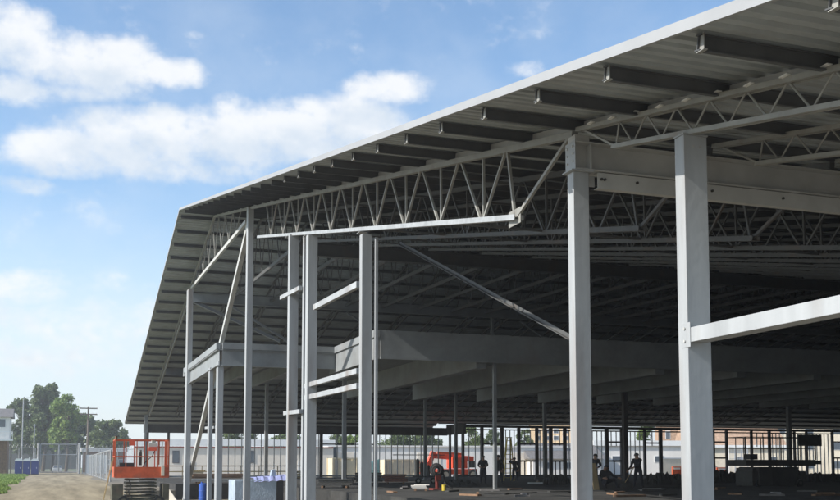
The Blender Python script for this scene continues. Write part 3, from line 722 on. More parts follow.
W = block('brick_house', x0, x1, Y, Y+9, onY(680, 428, Y).z, M['brick'], 'brown brick house beside the bright green trees', 'house', M['brick'], 'flat', .3, .2)
for k in range(3): window(W, x0+1.5+2.6*k, Y, onY(680, 435, Y).z, .7, 1.3)
Y = 128; x0, x1 = bx(696, Y), bx(776, Y)
W = block('terrace_house', x0, x1, Y, Y+9, onY(740, 447, Y).z, M['cream'], 'cream terrace under a brown tiled roof with a white gutter', 'house', M['brick'], 'gable', 3.0, .4)
b = MB(); b.bar((x0-.45, Y-.48, onY(740, 446.5, Y).z), (x1+.45, Y-.48, onY(740, 446.5, Y).z), .16, .36); P(b, 'gutter', M['white'], W)
for k in range(3): window(W, x0+2.4+5.0*k, Y, 2.2, 1.1, 1.1)
Y = 134; x0, x1 = bx(777, Y), bx(870, Y)
W = block('block_of_flats', x0, x1, Y, Y+12, onY(800, 421, Y).z, M['cream'], 'cream block of flats at the right behind the dense studs', 'building', M['white'], 'flat', .5, .3)
for z in (1.6, 4.6, 7.2):
    for k in range(4): window(W, x0+2.6+4.4*k, Y, z, 1.2, 1.1)
p0 = onZ(663, 473, 0)
T = thing('rubble_wall', (bx(664, 114), 114, 0), 'low cream block wall behind the orange barrier', 'wall'); b = MB(); b.span((bx(663, 114), 114, 0), (bx(712, 114), 114.4, onY(670, 459, 114).z)); P(b, 'wall', M['cream'], T); b = MB(); b.span((bx(663, 114)-.05, 113.95, onY(670, 459, 114).z+.002), (bx(712, 114)+.05, 114.45, onY(670, 459, 114).z+.15)); P(b, 'coping', M['white'], T)
def barrier(u, Y, w_, h, label):
    x = bx(u, Y); T = thing('road_barrier', (x, Y, 0), label, 'barrier', 'orange barriers')
    pr = [(-.28, 0), (.28, 0), (.24, .2), (.10, .42), (.08, h), (-.08, h), (-.10, .42), (-.24, .2)]
    b = MB(); b.prism([(a, z) for a, z in pr], (x-w_/2, Y, 0), (x+w_/2, Y, 0)); P(b, 'body', M['orange'], T, bevel=.02)
    b = MB(); b.span((x-w_/2+.2, Y-.14, h-.34), (x+w_/2-.2, Y-.105, h-.12)); P(b, 'reflector', M['white'], T)
barrier(676.5, 103, 1.25, 1.4, 'orange plastic barrier left of the front column'); barrier(722, 104, 1.6, 1.3, 'orange plastic barrier right of the front column')
# light mesh fence at right
T = thing('mesh_fence', (bx(729, 108), 108, 0), 'pale welded mesh fence beyond the framed window opening at right', 'fence')
xa, xb = bx(729, 108), bx(748, 108); zt = onY(735, 447, 108).z
for k in range(4): b = MB(); x = xa + (xb-xa)*k/3; b.cyl((x, 108, 0), (x, 108, zt), .06, 8); P(b, 'fence_post', M['white'], T)
b = MB()
for k in range(6): z = .2 + (zt-.25)*k/5; b.cyl((xa, 108, z), (xb, 108, z), .03, 6)
for k in range(16): x = xa + (xb-xa)*k/15; b.cyl((x, 107.95, .1), (x, 107.95, zt), .018, 5)
P(b, 'mesh_panel', M['white'], T)

# ---------------------------------------------------------------- machines
def scissor(x0, x1, y0, y1, zb, zd, zm, zt, mats, label, name='scissor_lift', nstk=6, ins=.42, nposts=6, toe=True, ci=(0, 0), th=.10):
    mp, mr, ms, mc = mats
    T = thing(name, ((x0+x1)/2, (y0+y1)/2, zb), label, 'scissor lift'); Lx = x1-x0
    b = MB(); b.span((x0, y0, zd), (x1, y1, zd+th)); PL = P(b, 'platform', mp, T, bevel=.01)
    if toe:
        for (a, c) in (((x0, y0-.03, zd-.02), (x1, y0-.003, zm)), ((x0, y1+.003, zd), (x1, y1+.03, zd+.3)), ((x0-.03, y0-.03, zd), (x0-.003, y1+.03, zm)), ((x1+.003, y0-.03, zd), (x1+.03, y1+.03, zd+.3))):
            b = MB(); b.span(a, c); P(b, 'toe_board', mp, PL)
    def rail(p, q, n, skip=0):
        p, q = Vector(p), Vector(q); b = MB()
        for z in (zt, zd+th+(zt-zd-th)*.52): b.bar(p + Vector((0, 0, z)), q + Vector((0, 0, z)), .042, .042)
        for k in range(n):
            c = p.lerp(q, k/(n-1)); b.bar(c + Vector((0, 0, zd+th)), c + Vector((0, 0, zt)), .038, .038)
        P(b, 'guardrail', mr, PL)
    rail((x0, y0, 0), (x1, y0, 0), nposts); rail((x0, y1, 0), (x1, y1, 0), nposts); rail((x0, y0+.05, 0), (x0, y1-.05, 0), 3); rail((x1, y0+.05, 0), (x1, y1-.05, 0), 5)
    x0 += ci[0]; x1 -= ci[1]; Lx = x1-x0
    # folded scissor stack
    zc = zb+.32; dz = (zd-.03-zc)/nstk
    for k in range(nstk):
        for yy in (y0+.14, y1-.14):
            for s in (-1, 1):
                b = MB(); b.bar((x0+ins+.1*(k % 2), yy + s*.045, zc+dz*(k+.5) - s*dz*.13), (x1-ins-.08*((k+1) % 2), yy + s*.045, zc+dz*(k+.5) + s*dz*.13), .06, max(.045, dz*.42)); P(b, 'scissor_arm', ms, T)
        b = MB(); b.cyl((x0+Lx/2, y0+.06, zc+dz*(k+.5)), (x0+Lx/2, y1-.06, zc+dz*(k+.5)), .035, 8); P(b, 'pivot_pin', ms, T)
        for xx in (x0+ins+.05, x1-ins-.05): b = MB(); b.cyl((xx, y0+.05, zc+dz*(k+.5)), (xx, y1-.05, zc+dz*(k+.5)), .045, 8); P(b, 'pivot_pin', ms, T)
    b = MB(); b.span((x0+.1, y0+.05, zb+.14), (x1-.1, y1-.05, zb+.30)); CH = P(b, 'chassis', mc, T, bevel=.02)
    for a, w_ in ((x0-.10, .42), (x1-.22, .26)): b = MB(); b.span((a, y0-.06, zb+.24), (a+w_, y1-.3, zb+.86)); P(b, 'equipment_box', mc, T, bevel=.02)
    for xx in (x0+.34, x1-.34):
        for s, yy in ((-1, y0+.02), (1, y1-.02)):
            b = MB(); b.cyl((xx, yy-.10, zb+.2), (xx, yy+.10, zb+.2), .2, 20); wv = P(b, 'wheel', M['black'], T); b = MB(); b.cyl((xx, yy+s*.102, zb+.2), (xx, yy+s*.115, zb+.2), .10, 14); P(b, 'rim', M['olive'] if mc != M['machine'] else M['machine'], wv)
    return T, PL
Yq = 41.0; x0, x1 = bx(115, Yq), bx(168.5, Yq)
def zq(v): return onY(140, v, Yq).z
T, PL = scissor(x0, x1, Yq, Yq+1.5, 0, zq(477.5), zq(467), zq(440), (M['orange'], M['orange'], M['olive'], M['olive']), 'orange scissor lift with folded arms and guardrails parked on the dirt track')
b = MB(); b.box((x1-.62, Yq+.10, zq(447)), (.34, .26, .30)); b.box((x1-.58, Yq+.10, zq(441)), (.16, .14, .14)); P(b, 'control_box', M['rim'], PL, bevel=.02)
b = MB(); b.box((x1-.62, Yq-.06, zq(449)), (.3, .03, .16)); P(b, 'warning_plate', M['red'], PL)
b = MB(); b.box((x0+.62, Yq-.06, zq(443)), (.22, .03, .22)); P(b, 'red_flag', M['red'], PL)
b = MB(); b.box((x0+.98, Yq+.5, zq(459)), (.10, .14, .5)); b.cyl((x0+.98, Yq+.5, zq(453)), (x0+.98, Yq+.5, zq(450)), .04, 8); P(b, 'gas_bottle', M['machine'], PL)
b = MB(); b.span((x1-.28, Yq-.07, zq(476)), (x1-.16, Yq-.035, zq(466))); P(b, 'scuff_mark', M['cream'], PL)
for k in range(4):
    b = MB(); xx = x1-.36+.115*k; b.bar((xx, Yq+.02, zq(465)), (xx, Yq+.02, zq(441)), .035, .03); P(b, 'gate_bar', M['cream'] if k % 2 else M['orange'], PL)
b = MB(); b.span((x0+.2, Yq+.55, zq(476)), (x0+.75, Yq+1.0, zq(463))); P(b, 'tool_box', M['machine'], PL)
b = MB(); b.path([(x1-.5, Yq+.05, zq(449)), (x1-.62, Yq+.02, zq(456)), (x1-.9, Yq+.03, zq(463)), (x1-1.1, Yq+.1, zq(476))], .018, 6); P(b, 'hose', M['black'], PL)
b = MB(); b.path([(x0+.5, Yq-.08, zq(479)), (x0+.62, Yq-.1, zq(486)), (x0+.5, Yq-.1, zq(492)), (x0+.66, Yq-.08, zq(498))], .02, 6); P(b, 'hose', M['black'], T)
b = MB(); b.cyl((x0+.02, Yq-.02, zq(440)), (x0+.02, Yq-.02, zq(436.5)), .05, 10); P(b, 'beacon', M['brown'], PL)
b = MB(); pa = Vector((x0-.05, Yq+.4, zq(458)))
for dy in (0, .42): b.bar(pa + Vector((0, dy, 0)), Vector((x0-.42, Yq+.4+dy, 0)), .05, .035)
for k in range(6): c = pa.lerp(Vector((x0-.42, Yq+.4, 0)), (k+.6)/6.5); b.cyl(c, c + Vector((0, .42, 0)), .018, 6)
P(b, 'ladder', M['wood'], T)
# dark scissor lift inside the hall
Yd = 46.2
def zd_(v): return onY(785, v, Yd).z
x0, x1 = bx(746, Yd), bx(816, Yd)
dm = (M['machine'], M['machine'], M['machine'], M['machine'])
T, PL = scissor(x0, x1, Yd, Yd+1.7, FL, zd_(466), zd_(461), zd_(437.5), dm, 'large dark scissor lift with extended deck standing inside the hall', nstk=5, ins=.3, nposts=5, toe=False, ci=(.45, .8), th=.33)
b = MB(); b.span((bx(798, Yd), Yd-.12, zd_(446)), (bx(821, Yd), Yd-.06, zd_(434.5))); P(b, 'panel', M['machine'], PL)
b = MB(); b.span((x1+.02, Yd+.1, zd_(464.5)), (bx(823, Yd), Yd+1.6, zd_(460.5))); P(b, 'deck_extension', M['machine'], PL)
b = MB(); b.span((bx(753, Yd), Yd+.05, zd_(486)), (bx(799, Yd), Yd+1.5, zd_(468))); P(b, 'body', M['machine'], T, bevel=.03)
b = MB(); b.span((bx(757, Yd), Yd-.15, zd_(485)), (bx(771, Yd), Yd+.3, zd_(467))); P(b, 'engine_cover', M['machine'], T, bevel=.03)
b = MB(); b.box((bx(757, Yd), Yd+.5, zd_(457)), (.5, .5, .3)); P(b, 'tool_box', M['machine'], PL)

# orange boom lift outside
Yb = 104.0
def bz(v): return onY(455, v, Yb).z
xb0, xb1 = bx(432, Yb), bx(479, Yb)
T = thing('boom_lift', ((xb0+xb1)/2, Yb, 0), 'orange boom lift with folded boom and big tyres behind the far wall', 'boom lift')
b = MB(); b.span((xb0+1.0, Yb, .55), (xb1-.2, Yb+2.0, 1.15)); P(b, 'chassis', M['red'], T, bevel=.04)
for xx in (xb0+1.5, xb1-.8):
    for yy in (Yb-.1, Yb+2.1):
        b = MB(); b.cyl((xx, yy-.2, .52), (xx, yy+.2, .52), .52, 20); wv = P(b, 'wheel', M['black'], T); s = -1 if yy < Yb else 1
        b = MB(); b.cyl((xx, yy+s*.202, .52), (xx, yy+s*.22, .52), .32, 14); P(b, 'rim', M['rim'], wv)
b = MB(); b.prism([(-.9, 0), (.9, 0), (.9, .9), (.5, 1.25), (-.9, 1.25)], ((xb0+xb1)/2+.55, Yb+.1, 1.2), ((xb0+xb1)/2+.55, Yb+1.9, 1.2)); P(b, 'turret', M['red'], T, bevel=.04)
b = MB(); b.span((xb1-1.2, Yb-.05, 1.3), (xb1-.4, Yb+.0, 2.0)); P(b, 'engine_hatch', M['machine'], T)
b = MB(); b.bar((xb0+.4, Yb+.9, bz(456)), (xb1-.3, Yb+.9, bz(459)), .4, .55); P(b, 'boom', M['red'], T, bevel=.03)
b = MB(); b.bar((xb0+.9, Yb+.9, bz(453)), (xb1-1.4, Yb+.9, bz(454.5)), .3, .3); P(b, 'upper_boom', M['orange'], T, bevel=.02)
b = MB(); b.bar((xb0+.5, Yb+.9, bz(452)), (xb0-.2, Yb+.9, bz(468)), .5, .55); P(b, 'jib', M['red'], T, bevel=.03)
b = MB()
for z in (.75, 1.3, 1.85): b.bar((xb0-1.0, Yb+.2, z), (xb0+.1, Yb+.2, z), .06, .06); b.bar((xb0-1.0, Yb+1.6, z), (xb0+.1, Yb+1.6, z), .06, .06)
for x in (xb0-1.0, xb0-.45, xb0+.1):
    for y in (Yb+.2, Yb+1.6): b.bar((x, y, .72), (x, y, 1.88), .05, .05)
b.span((xb0-1.0, Yb+.2, .66), (xb0+.1, Yb+1.6, .72)); P(b, 'basket', M['red'], T)

# ---------------------------------------------------------------- people
def dome(c, r, m, name, par, brim=.0):
    b = MB(); n, k = 14, 6; vs = []
    for j in range(k):
        t = j/k*math.pi/2
        for i in range(n): a = 2*math.pi*i/n; vs.append(c + Vector((math.cos(a)*math.cos(t)*r, math.sin(a)*math.cos(t)*r*1.12, math.sin(t)*r*.95)))
    vs.append(c + Vector((0, 0, r*.95))); f = [[j*n+i, j*n+(i+1) % n, (j+1)*n+(i+1) % n, (j+1)*n+i] for j in range(k-1) for i in range(n)] + [[(k-1)*n+i, (k-1)*n+(i+1) % n, k*n] for i in range(n)] + [list(range(n))[::-1]]
    b.add(vs, f)
    if brim: b.cyl(c + Vector((0, 0, -.008)), c + Vector((0, 0, .008)), r*1.2, 16)
    return P(b, name, m, par, smooth=False)
def person(p, J, label, hat=M['machine'], scale=1.0, jacket='navycloth', trousers='jeans'):
    """J: joints as (right, away, up) in metres, seen from the camera"""
    p = Vector(p); fw = Vector((p.x-0, p.y-0, 0)).normalized(); rt = Vector((fw.y, -fw.x, 0))
    W_ = lambda q: (rt*q[0] + fw*q[1] + Vector((0, 0, q[2])))*scale
    names = ['pelvis', 'belly', 'chest', 'neck', 'head', 'crown', 'shL', 'elL', 'wrL', 'haL', 'shR', 'elR', 'wrR', 'haR', 'hipL', 'knL', 'anL', 'toL', 'hipR', 'knR', 'anR', 'toR']
    rad = dict(pelvis=.185, belly=.18, chest=.2, neck=.07, head=.10, crown=.085, hip=.13, kn=.09, an=.06, to=.045, sh=.10, el=.07, wr=.036, ha=.042)
    ed = [('pelvis', 'belly'), ('belly', 'chest'), ('chest', 'neck'), ('neck', 'head'), ('head', 'crown')]
    for s in 'LR': ed += [('chest', 'sh'+s), ('sh'+s, 'el'+s), ('el'+s, 'wr'+s), ('wr'+s, 'ha'+s), ('pelvis', 'hip'+s), ('hip'+s, 'kn'+s), ('kn'+s, 'an'+s), ('an'+s, 'to'+s)]
    pos = [W_(J[n]) for n in names]; radii = [rad.get(n, rad.get(n[:-1], .05))*scale for n in names]; groups = list(names)
    E = [(names.index(a), names.index(b)) for a, b in ed]
    for s in 'LR':   # fingers and a thumb
        h = pos[names.index('ha'+s)]; d = (h - pos[names.index('wr'+s)]).normalized(); side = d.cross(fw).normalized() if abs(d.dot(fw)) < .9 else rt
        for k in range(4):
            i0 = len(pos); a = h + side*(k-1.5)*.021*scale + d*.03*scale; pos += [a, a + (d*.04 - fw*.012)*scale, a + (d*.068 - fw*.032)*scale]; radii += [.0095*scale]*3; groups += ['ha'+s]*3
            E += [(names.index('ha'+s), i0), (i0, i0+1), (i0+1, i0+2)]
        i0 = len(pos); a = h + side*.045*scale; pos += [a, a + (d*.035 + side*.012 - fw*.01)*scale]; radii += [.011*scale]*2; groups += ['ha'+s]*2; E += [(names.index('ha'+s), i0), (i0, i0+1)]
    me = bpy.data.meshes.new('person'); me.from_pydata(pos, E, []); o = bpy.data.objects.new('person', me); col.objects.link(o)
    sk = o.modifiers.new('skin', 'SKIN'); sk.use_smooth_shade = True
    for i, sv in enumerate(me.skin_vertices[0].data): sv.radius = (radii[i], radii[i]*(.8 if groups[i] in ('chest', 'belly', 'pelvis') else 1)); sv.use_root = (i == 0)
    sb = o.modifiers.new('sub', 'SUBSURF'); sb.levels = 1; sb.render_levels = 1
    dg = bpy.context.evaluated_depsgraph_get(); m2 = bpy.data.meshes.new_from_object(o.evaluated_get(dg)); o.modifiers.clear(); o.data = m2
    m2.materials.clear()
    for k in (M['skin'], M[jacket], M[trousers], M['black']): m2.materials.append(k)
    segs = [(pos[a], pos[b], groups[b]) for a, b in E]
    def idx(g):
        if g in ('head', 'crown', 'neck') or g[:2] in ('ha',): return 0
        if g[:2] in ('kn', 'an', 'hi') or g == 'pelvis': return 2
        if g[:2] == 'to': return 3
        return 1
    for f in m2.polygons:
        c = f.center; best = (9, 'chest')
        for a, b_, g in segs:
            d = b_-a; t = max(0, min(1, (c-a).dot(d)/max(1e-9, d.length_squared))); best = min(best, ((c-a-d*t).length - .6*rad.get(g, rad.get(g[:-1], .03)), g))
        f.material_index = idx(best[1]); f.use_smooth = True
    o.location = p; ORG[o.name] = p; tag(o, label, 'person')
    hd = p + pos[4]; face = (pos[4]-pos[3]); 
    tn = Vector((-rt.x, -rt.y, 0)) if J.get('look', 'l') == 'l' else (rt if J['look'] == 'r' else (-fw if J['look'] == 'f' else fw))
    sd_ = Vector((tn.y, -tn.x, 0))
    b = MB()
    b.cyl(hd + tn*.095*scale + Vector((0, 0, .03))*scale, hd + tn*.125*scale + Vector((0, 0, -.01))*scale, .014*scale, 8, .02*scale); P(b, 'nose', M['skin'], o)
    b = MB()
    for s in (-1, 1): b.box(hd + sd_*s*.1*scale, (.03, .03, .06)); 
    P(b, 'ears', M['skin'], o)
    b = MB()
    for s in (-1, 1): b.cyl(hd + tn*.088*scale + sd_*s*.035 + Vector((0, 0, .035)), hd + tn*.1*scale + sd_*s*.035 + Vector((0, 0, .035)), .012, 8)
    P(b, 'eyes', M['black'], o)
    if hat: dome(p + pos[5] + Vector((0, 0, -.03)), .125*scale, hat, 'hard_hat', o, .02)
    else: dome(p + pos[5] + Vector((0, 0, -.05)), .115*scale, M['black'], 'hair', o)
    return o
def stand(lean=0, arms='down', stride=.12, look='l'):
    J = dict(pelvis=(0, 0, .96), belly=(lean*.3, 0, 1.12), chest=(lean*.7, 0, 1.34), neck=(lean, 0, 1.50), head=(lean*1.15, 0, 1.63), crown=(lean*1.2, 0, 1.70),
             shL=(lean*.8-.19, 0, 1.42), shR=(lean*.8+.19, 0, 1.42), hipL=(-.10, 0, .90), hipR=(.10, 0, .90),
             knL=(-.12-stride*.4, -.05, .50), knR=(.12+stride*.3, -.03, .50), anL=(-.12-stride, 0, .08), anR=(.12+stride, 0, .08), toL=(-.14-stride, -.15, .04), toR=(.14+stride, -.15, .04), look=look)
    if arms == 'down': J.update(elL=(lean-.27, .02, 1.14), elR=(lean+.27, .02, 1.14), wrL=(lean-.27, -.08, .90), wrR=(lean+.27, -.08, .90), haL=(lean-.26, -.11, .83), haR=(lean+.26, -.11, .83))
    if arms == 'front': J.update(elL=(lean-.30, -.08, 1.16), elR=(lean+.28, -.08, 1.16), wrL=(lean-.22, -.30, 1.06), wrR=(lean+.12, -.30, 1.06), haL=(lean-.16, -.36, 1.06), haR=(lean+.06, -.36, 1.06))
    if arms == 'head': J.update(elL=(lean-.42, -.1, 1.42), elR=(lean+.27, .02, 1.14), wrL=(lean-.24, -.16, 1.58), wrR=(lean+.29, -.08, .90), haL=(lean-.17, -.17, 1.62), haR=(lean+.28, -.10, .83))
    if arms == 'dig': J.update(elL=(lean-.28, -.12, 1.14), elR=(lean+.05, -.24, 1.12), wrL=(lean-.42, -.2, .92), wrR=(lean-.18, -.26, 1.05), haL=(lean-.47, -.21, .86), haR=(lean-.24, -.26, 1.03))
    return J
pw = onZ(638.5, 488, FL); J = stand(-.06, 'dig', .10); J['chest'] = (-.02, 0, 1.34); J['pelvis'] = (.08, 0, .96)
person(pw, J, 'worker in dark clothes leaning forward over a shovel in the middle of the hall', scale=1.02)
fw = Vector((pw.x, pw.y, 0)).normalized(); rt = Vector((fw.y, -fw.x, 0)); at = lambda a, b_, c: pw + rt*a + fw*b_ + Vector((0, 0, c))
SH = thing('shovel', at(-.75, -.2, 0), 'shovel held by the leaning worker, its blade on the floor', 'shovel')
b = MB(); b.cyl(at(-.18, -.27, 1.12), at(-.68, -.2, .28), .022, 8); P(b, 'shaft', M['wood'], SH)
b = MB(); a0, a1 = at(-.66, -.2, .32), at(-.85, -.18, .02); b.bar(a0, a1, .26, .02, up=(-fw)); P(b, 'blade', M['machine'], SH, bevel=.006)
ps = onZ(606, 488.5, FL)
J = dict(pelvis=(-.05, 0, .34), belly=(-.06, 0, .50), chest=(-.02, -.02, .74), neck=(.0, -.03, .90), head=(.02, -.05, 1.03), crown=(.03, -.05, 1.10), shL=(-.21, -.02, .82), shR=(.17, -.04, .82), elL=(-.30, -.1, .58), elR=(.36, -.1, .62), wrL=(-.12, -.25, .50), wrR=(.60, -.1, .52), haL=(-.06, -.28, .50), haR=(.67, -.1, .50),
         hipL=(-.14, 0, .30), hipR=(.05, 0, .32), knL=(.12, -.3, .58), knR=(.46, -.05, .46), anL=(-.06, -.2, .09), anR=(.55, -.02, .08), toL=(.06, -.3, .04), toR=(.70, -.05, .05), look='r')
person(ps, J, 'worker crouching low on the floor with one leg stretched out', hat=None, scale=1.03)
pc = onZ(593.5, 489, FL); person(pc, stand(.1, 'front', .06, 'r'), 'worker half hidden behind the girder column, only head and shoulder showing', hat=None, scale=1.0)
p1 = onZ(483.2, 484.5, FL); person(p1, stand(0, 'front', .04), 'worker standing against the post beside the orange boom lift', scale=1.0)
p2 = onZ(499, 484, FL); person(p2, stand(-.03, 'down', .1), 'worker in the centre standing next to the thin interior column', scale=1.03)
p3 = onZ(515, 481.5, FL); person(p3, stand(-.03, 'head', .06), 'worker standing with one hand raised to his hat beside the yellow ladder', scale=.98)

# yellow stepladder
pl = onZ(508, 481, FL); T = thing('stepladder', pl, 'yellow stepladder standing open by the far wall', 'ladder')
zt = onY(508, 438, pl.y).z
b = MB()
for s in (-1, 1): b.bar(pl + Vector((s*.42-.1, -.4, 0)), Vector((pl.x+.12+s*.16, pl.y, zt)), .07, .04)
for k in range(9):
    t = (k+.7)/9.3; c = Vector((pl.x-.1+.22*t, pl.y-.4+.4*t, FL+(zt-FL)*t)); w_ = .42-.26*t; b.bar(c - Vector((w_, 0, 0)), c + Vector((w_, 0, 0)), .08, .04)
P(b, 'front_frame', M['yellow'], T)
b = MB()
for s in (-1, 1): b.bar(pl + Vector((s*.40+.25, .9, 0)), Vector((pl.x+.12+s*.15, pl.y+.06, zt-.05)), .06, .04)
P(b, 'rear_frame', M['yellow'], T)
b = MB(); b.box((pl.x+.12, pl.y+.03, zt+.03), (.42, .2, .06)); P(b, 'top_cap', M['yellow'], T)

# ---------------------------------------------------------------- materials lying on the slab
def zY(u, v, Y): return onY(u, v, Y).z
# wrapped stack at the gable
Yw = 47.0; x0, xm, x1 = bx(235, Yw), bx(277, Yw), bx(284, Yw)
T = thing('wrapped_stack', ((x0+x1)/2, Yw, -.6), 'tall stack of sheets in pale blue plastic wrap behind the ridge column', 'material stack')
z1 = zY(260, 480, Yw); b = MB(); b.span((x0, Yw, -.6), (xm, Yw+1.8, z1)); P(b, 'wrapped_sheets', M['wrap'], T, bevel=.03)
b = MB(); b.span((xm+.003, Yw+.05, -.6), (x1, Yw+1.8, z1-.05)); P(b, 'open_end', M['dark'], T)
b = MB()
n = 14; top = [(x0+.9 + (x1-x0-.7)*i/n, .10*math.sin(i*1.9)*.4 + .05 + .03*i/n*4) for i in range(n+1)]
vs = []
for x, dz in top: vs += [(x, Yw-.04, z1-.12+dz*.6), (x, Yw+.2, z1+dz+.04), (x, Yw+1.7, z1+dz+.02)]
b.add(vs, [[3*i+j, 3*i+3+j, 3*i+4+j, 3*i+1+j] for i in range(n) for j in range(2)]); P(b, 'loose_film', M['violet'], T)
b = MB(); vx = bx(276, Yw); b.prism([(-.16, 0), (.16, 0), (.10, .22), (.05, .42), (-.09, .36)], (vx, Yw+.5, z1+.06), (vx, Yw+.8, z1+.06)); P(b, 'film_bunch', M['wrap'], T)
# blue drum
p = onY(203.5, 465, 60.0); p.z = -.6; T = thing('drum', p, 'bright blue plastic drum between the slanting brace and the twin posts', 'drum')
z1 = zY(203, 484.5, 60.0)
b = MB(); b.cyl(p, (p.x, p.y, z1), .25, 20)
for k in (.3, .66): b.torus((p.x, p.y, -.6+(z1+.6)*k), (0, 0, 1), .25, .018)
P(b, 'body', M['blue'], T)
b = MB(); b.cyl((p.x, p.y, z1), (p.x, p.y, z1+.06), .24, 20, .14); b.cyl((p.x-.08, p.y, z1+.05), (p.x-.08, p.y, z1+.14), .05, 10); P(b, 'lid', M['blue'], T)
# sheet bundles beside the building
def bundle(name, p, q, w_, h, n, m, label, cat, grp=None, bear=True):
    p, q = Vector(p), Vector(q); T = thing(name, (p+q)/2, label, cat, grp); 
    d = (q-p).normalized(); lat = d.cross(Vector((0, 0, 1)))
    b = MB()
    for i in range(n):
        o = lat*random.uniform(-.04, .04) + d*random.uniform(-.12, .12); z = Vector((0, 0, .12 + h*(i+.5)/n)); b.bar(p+o+z, q+o+z, w_, h/n*.8)
    P(b, 'sheets', m, T)
    if bear:
        for t in (.15, .85): c = p.lerp(q, t); b = MB(); b.bar(c - lat*w_*.6 + Vector((0, 0, .055)), c + lat*w_*.6 + Vector((0, 0, .055)), .1, .10); P(b, 'bearer', M['brown'], T)
    return T
bundle('sheet_bundle', (7.6, 66.7, FL), (12.5, 66.7, FL), 1.0, .2, 3, M['galv'], 'long pale bundle of steel sheets lying along the slab edge behind the slanting brace', 'material stack')
bundle('lumber_pile', onZ(166, 491, 0)-Vector((.0,0,.1)), onZ(178, 503, 0)-Vector((0,0,.45)), .3, .18, 3, M['cream'], 'short pile of cream boards at the foot of the slanting brace', 'material stack')
bundle('lumber_pile', (8.2, 69, FL), (11.6, 69, FL), .9, .5, 6, M['brown'], 'dark brown timber pile behind the twin posts', 'material stack')
# pipes, mesh and boards seen along the floor
def at_floor(u, v): return onZ(u, v, FL)
for i, (u0, u1, v, h, m, nm, lb, ct) in enumerate([
    (384, 407, 484, .50, 'lumberstack', 'board_stack', 'red brown stack of boards right of the front column', 'material stack'),
    (318, 352, 488, .35, 'machine', 'board_stack', 'low dark stack of boards between the front columns', 'material stack'),
    (355, 381, 484, .6, 'machine', 'board_stack', 'dark stack of crates at the foot of the front column', 'material stack'),
    (413, 428, 491, .18, 'bluegrey', 'sheet_bundle', 'single pale sheet lying on the dark floor', 'sheet'),
    (481, 500, 494, .06, 'roofgrey', 'sheet_bundle', 'flat grey sheet on the dark floor beside the thin column', 'sheet'),
    (528, 542, 486.5, .12, 'stud', 'sheet_bundle', 'short pale strip on the floor right of the yellow ladder', 'sheet'),
    (536, 549, 483, .45, 'machine', 'board_stack', 'small dark heap of boards under the framed window', 'material stack'),
    (686, 699, 482, .5, 'machine', 'board_stack', 'dark heap behind the front column on the right', 'material stack'),
    (828, 845, 482, .4, 'machine', 'board_stack', 'dark boards at the right edge of the floor', 'material stack')]):
    bundle(nm, at_floor(u0, v), at_floor(u1, v), .9 if h > .15 else .5, h, 1 if h < .13 else 4, M[m], lb, ct, bear=h > .13)
# heaps of earth and rubble along the far floor line
def heap(u0, u1, v, h, label, seed):
    rnd = random.Random(seed); a, c = at_floor(u0, v), at_floor(u1, v); n, m_ = 26, 7; vs = []
    d = (c-a); lat = Vector((-d.y, d.x, 0)).normalized()
    for i in range(n+1):
        t = i/n
        for j in range(m_+1):
            s = j/m_*2-1; e = max(0, (1-s*s))*max(0, 1-(2*t-1)**4)
            vs.append(a + d*t + lat*s*1.2 + Vector((0, 0, e*h*(.45+.75*rnd.random()) + .004)))
    b = MB(); b.add(vs, [[i*(m_+1)+j, (i+1)*(m_+1)+j, (i+1)*(m_+1)+j+1, i*(m_+1)+j+1] for i in range(n) for j in range(m_)])
    o = b.build('earth_heap', M['soil'], org=a); tag(o, label, 'earth heap', 'heaps of dark earth on the floor')
heap(640, 692, 485, .75, 'dark earth heap between the shovelling worker and the front column', 1)
heap(706, 745, 483, .8, 'dark earth heap left of the dark scissor lift', 2)
heap(800, 850, 482, .6, 'dark earth heap right of the dark scissor lift', 3)
heap(540, 572, 485, .6, 'dark earth heap left of the girder column', 4)
heap(440, 478, 486, .35, 'low dark earth heap under the orange boom lift opening', 5)
# beige board standing behind the girder column
p = onY(595.2, 465, 43.5); T = thing('plywood_sheet', (p.x, p.y, FL), 'upright beige plywood sheet leaning beside the girder column', 'plywood sheet')
b = MB(); z1 = zY(595, 463.5, 43.5); b.bar((p.x, p.y-.1, FL), (p.x, p.y+.25, z1), .30, .05); P(b, 'sheet', M['wood'], T); b = MB(); b.bar((p.x+.06, p.y+.9, FL+.02), (p.x, p.y+.28, z1*.8), .06, .05); P(b, 'prop', M['brown'], T)
# hose reel on a red stand
p = at_floor(437, 490); T = thing('hose_reel', p, 'dark coiled hose on a red stand in front of the boom lift', 'hose reel')
z1 = zY(437, 468, p.y)
b = MB(); b.cyl(p, (p.x, p.y, z1-.2), .08, 10); b.box((p.x, p.y, FL+.04), (.6, .6, .08)); b.box((p.x+.02, p.y-.1, FL+.65), (.26, .12, .4)); P(b, 'stand', M['drain'], T)
b = MB(); rnd = random.Random(4)
for k in range(7): b.torus((p.x+rnd.uniform(-.04, .04), p.y-.12+.04*k, z1-.1+rnd.uniform(-.05, .05)), (rnd.uniform(-.2, .2), 1, rnd.uniform(-.2, .2)), .17+.05*(k % 3), .055)
P(b, 'coil', M['black'], T)
b = MB(); b.path([(p.x+.26, p.y-.1, z1-.15), (p.x+.36, p.y-.1, z1-.6), (p.x+.34, p.y-.15, FL+.3), (p.x+.7, p.y-.3, FL+.03)], .035, 8); P(b, 'hose_end', M['black'], T)
b = MB(); b.cyl((p.x-.25, p.y-1.6, FL), (p.x-.25, p.y-1.6, FL+.26), .10, 14); T = b.build('bucket', M['yellow'], org=(p.x-.25, p.y-1.6, FL)); tag(T, 'small yellow bucket in front of the red hose stand', 'bucket')
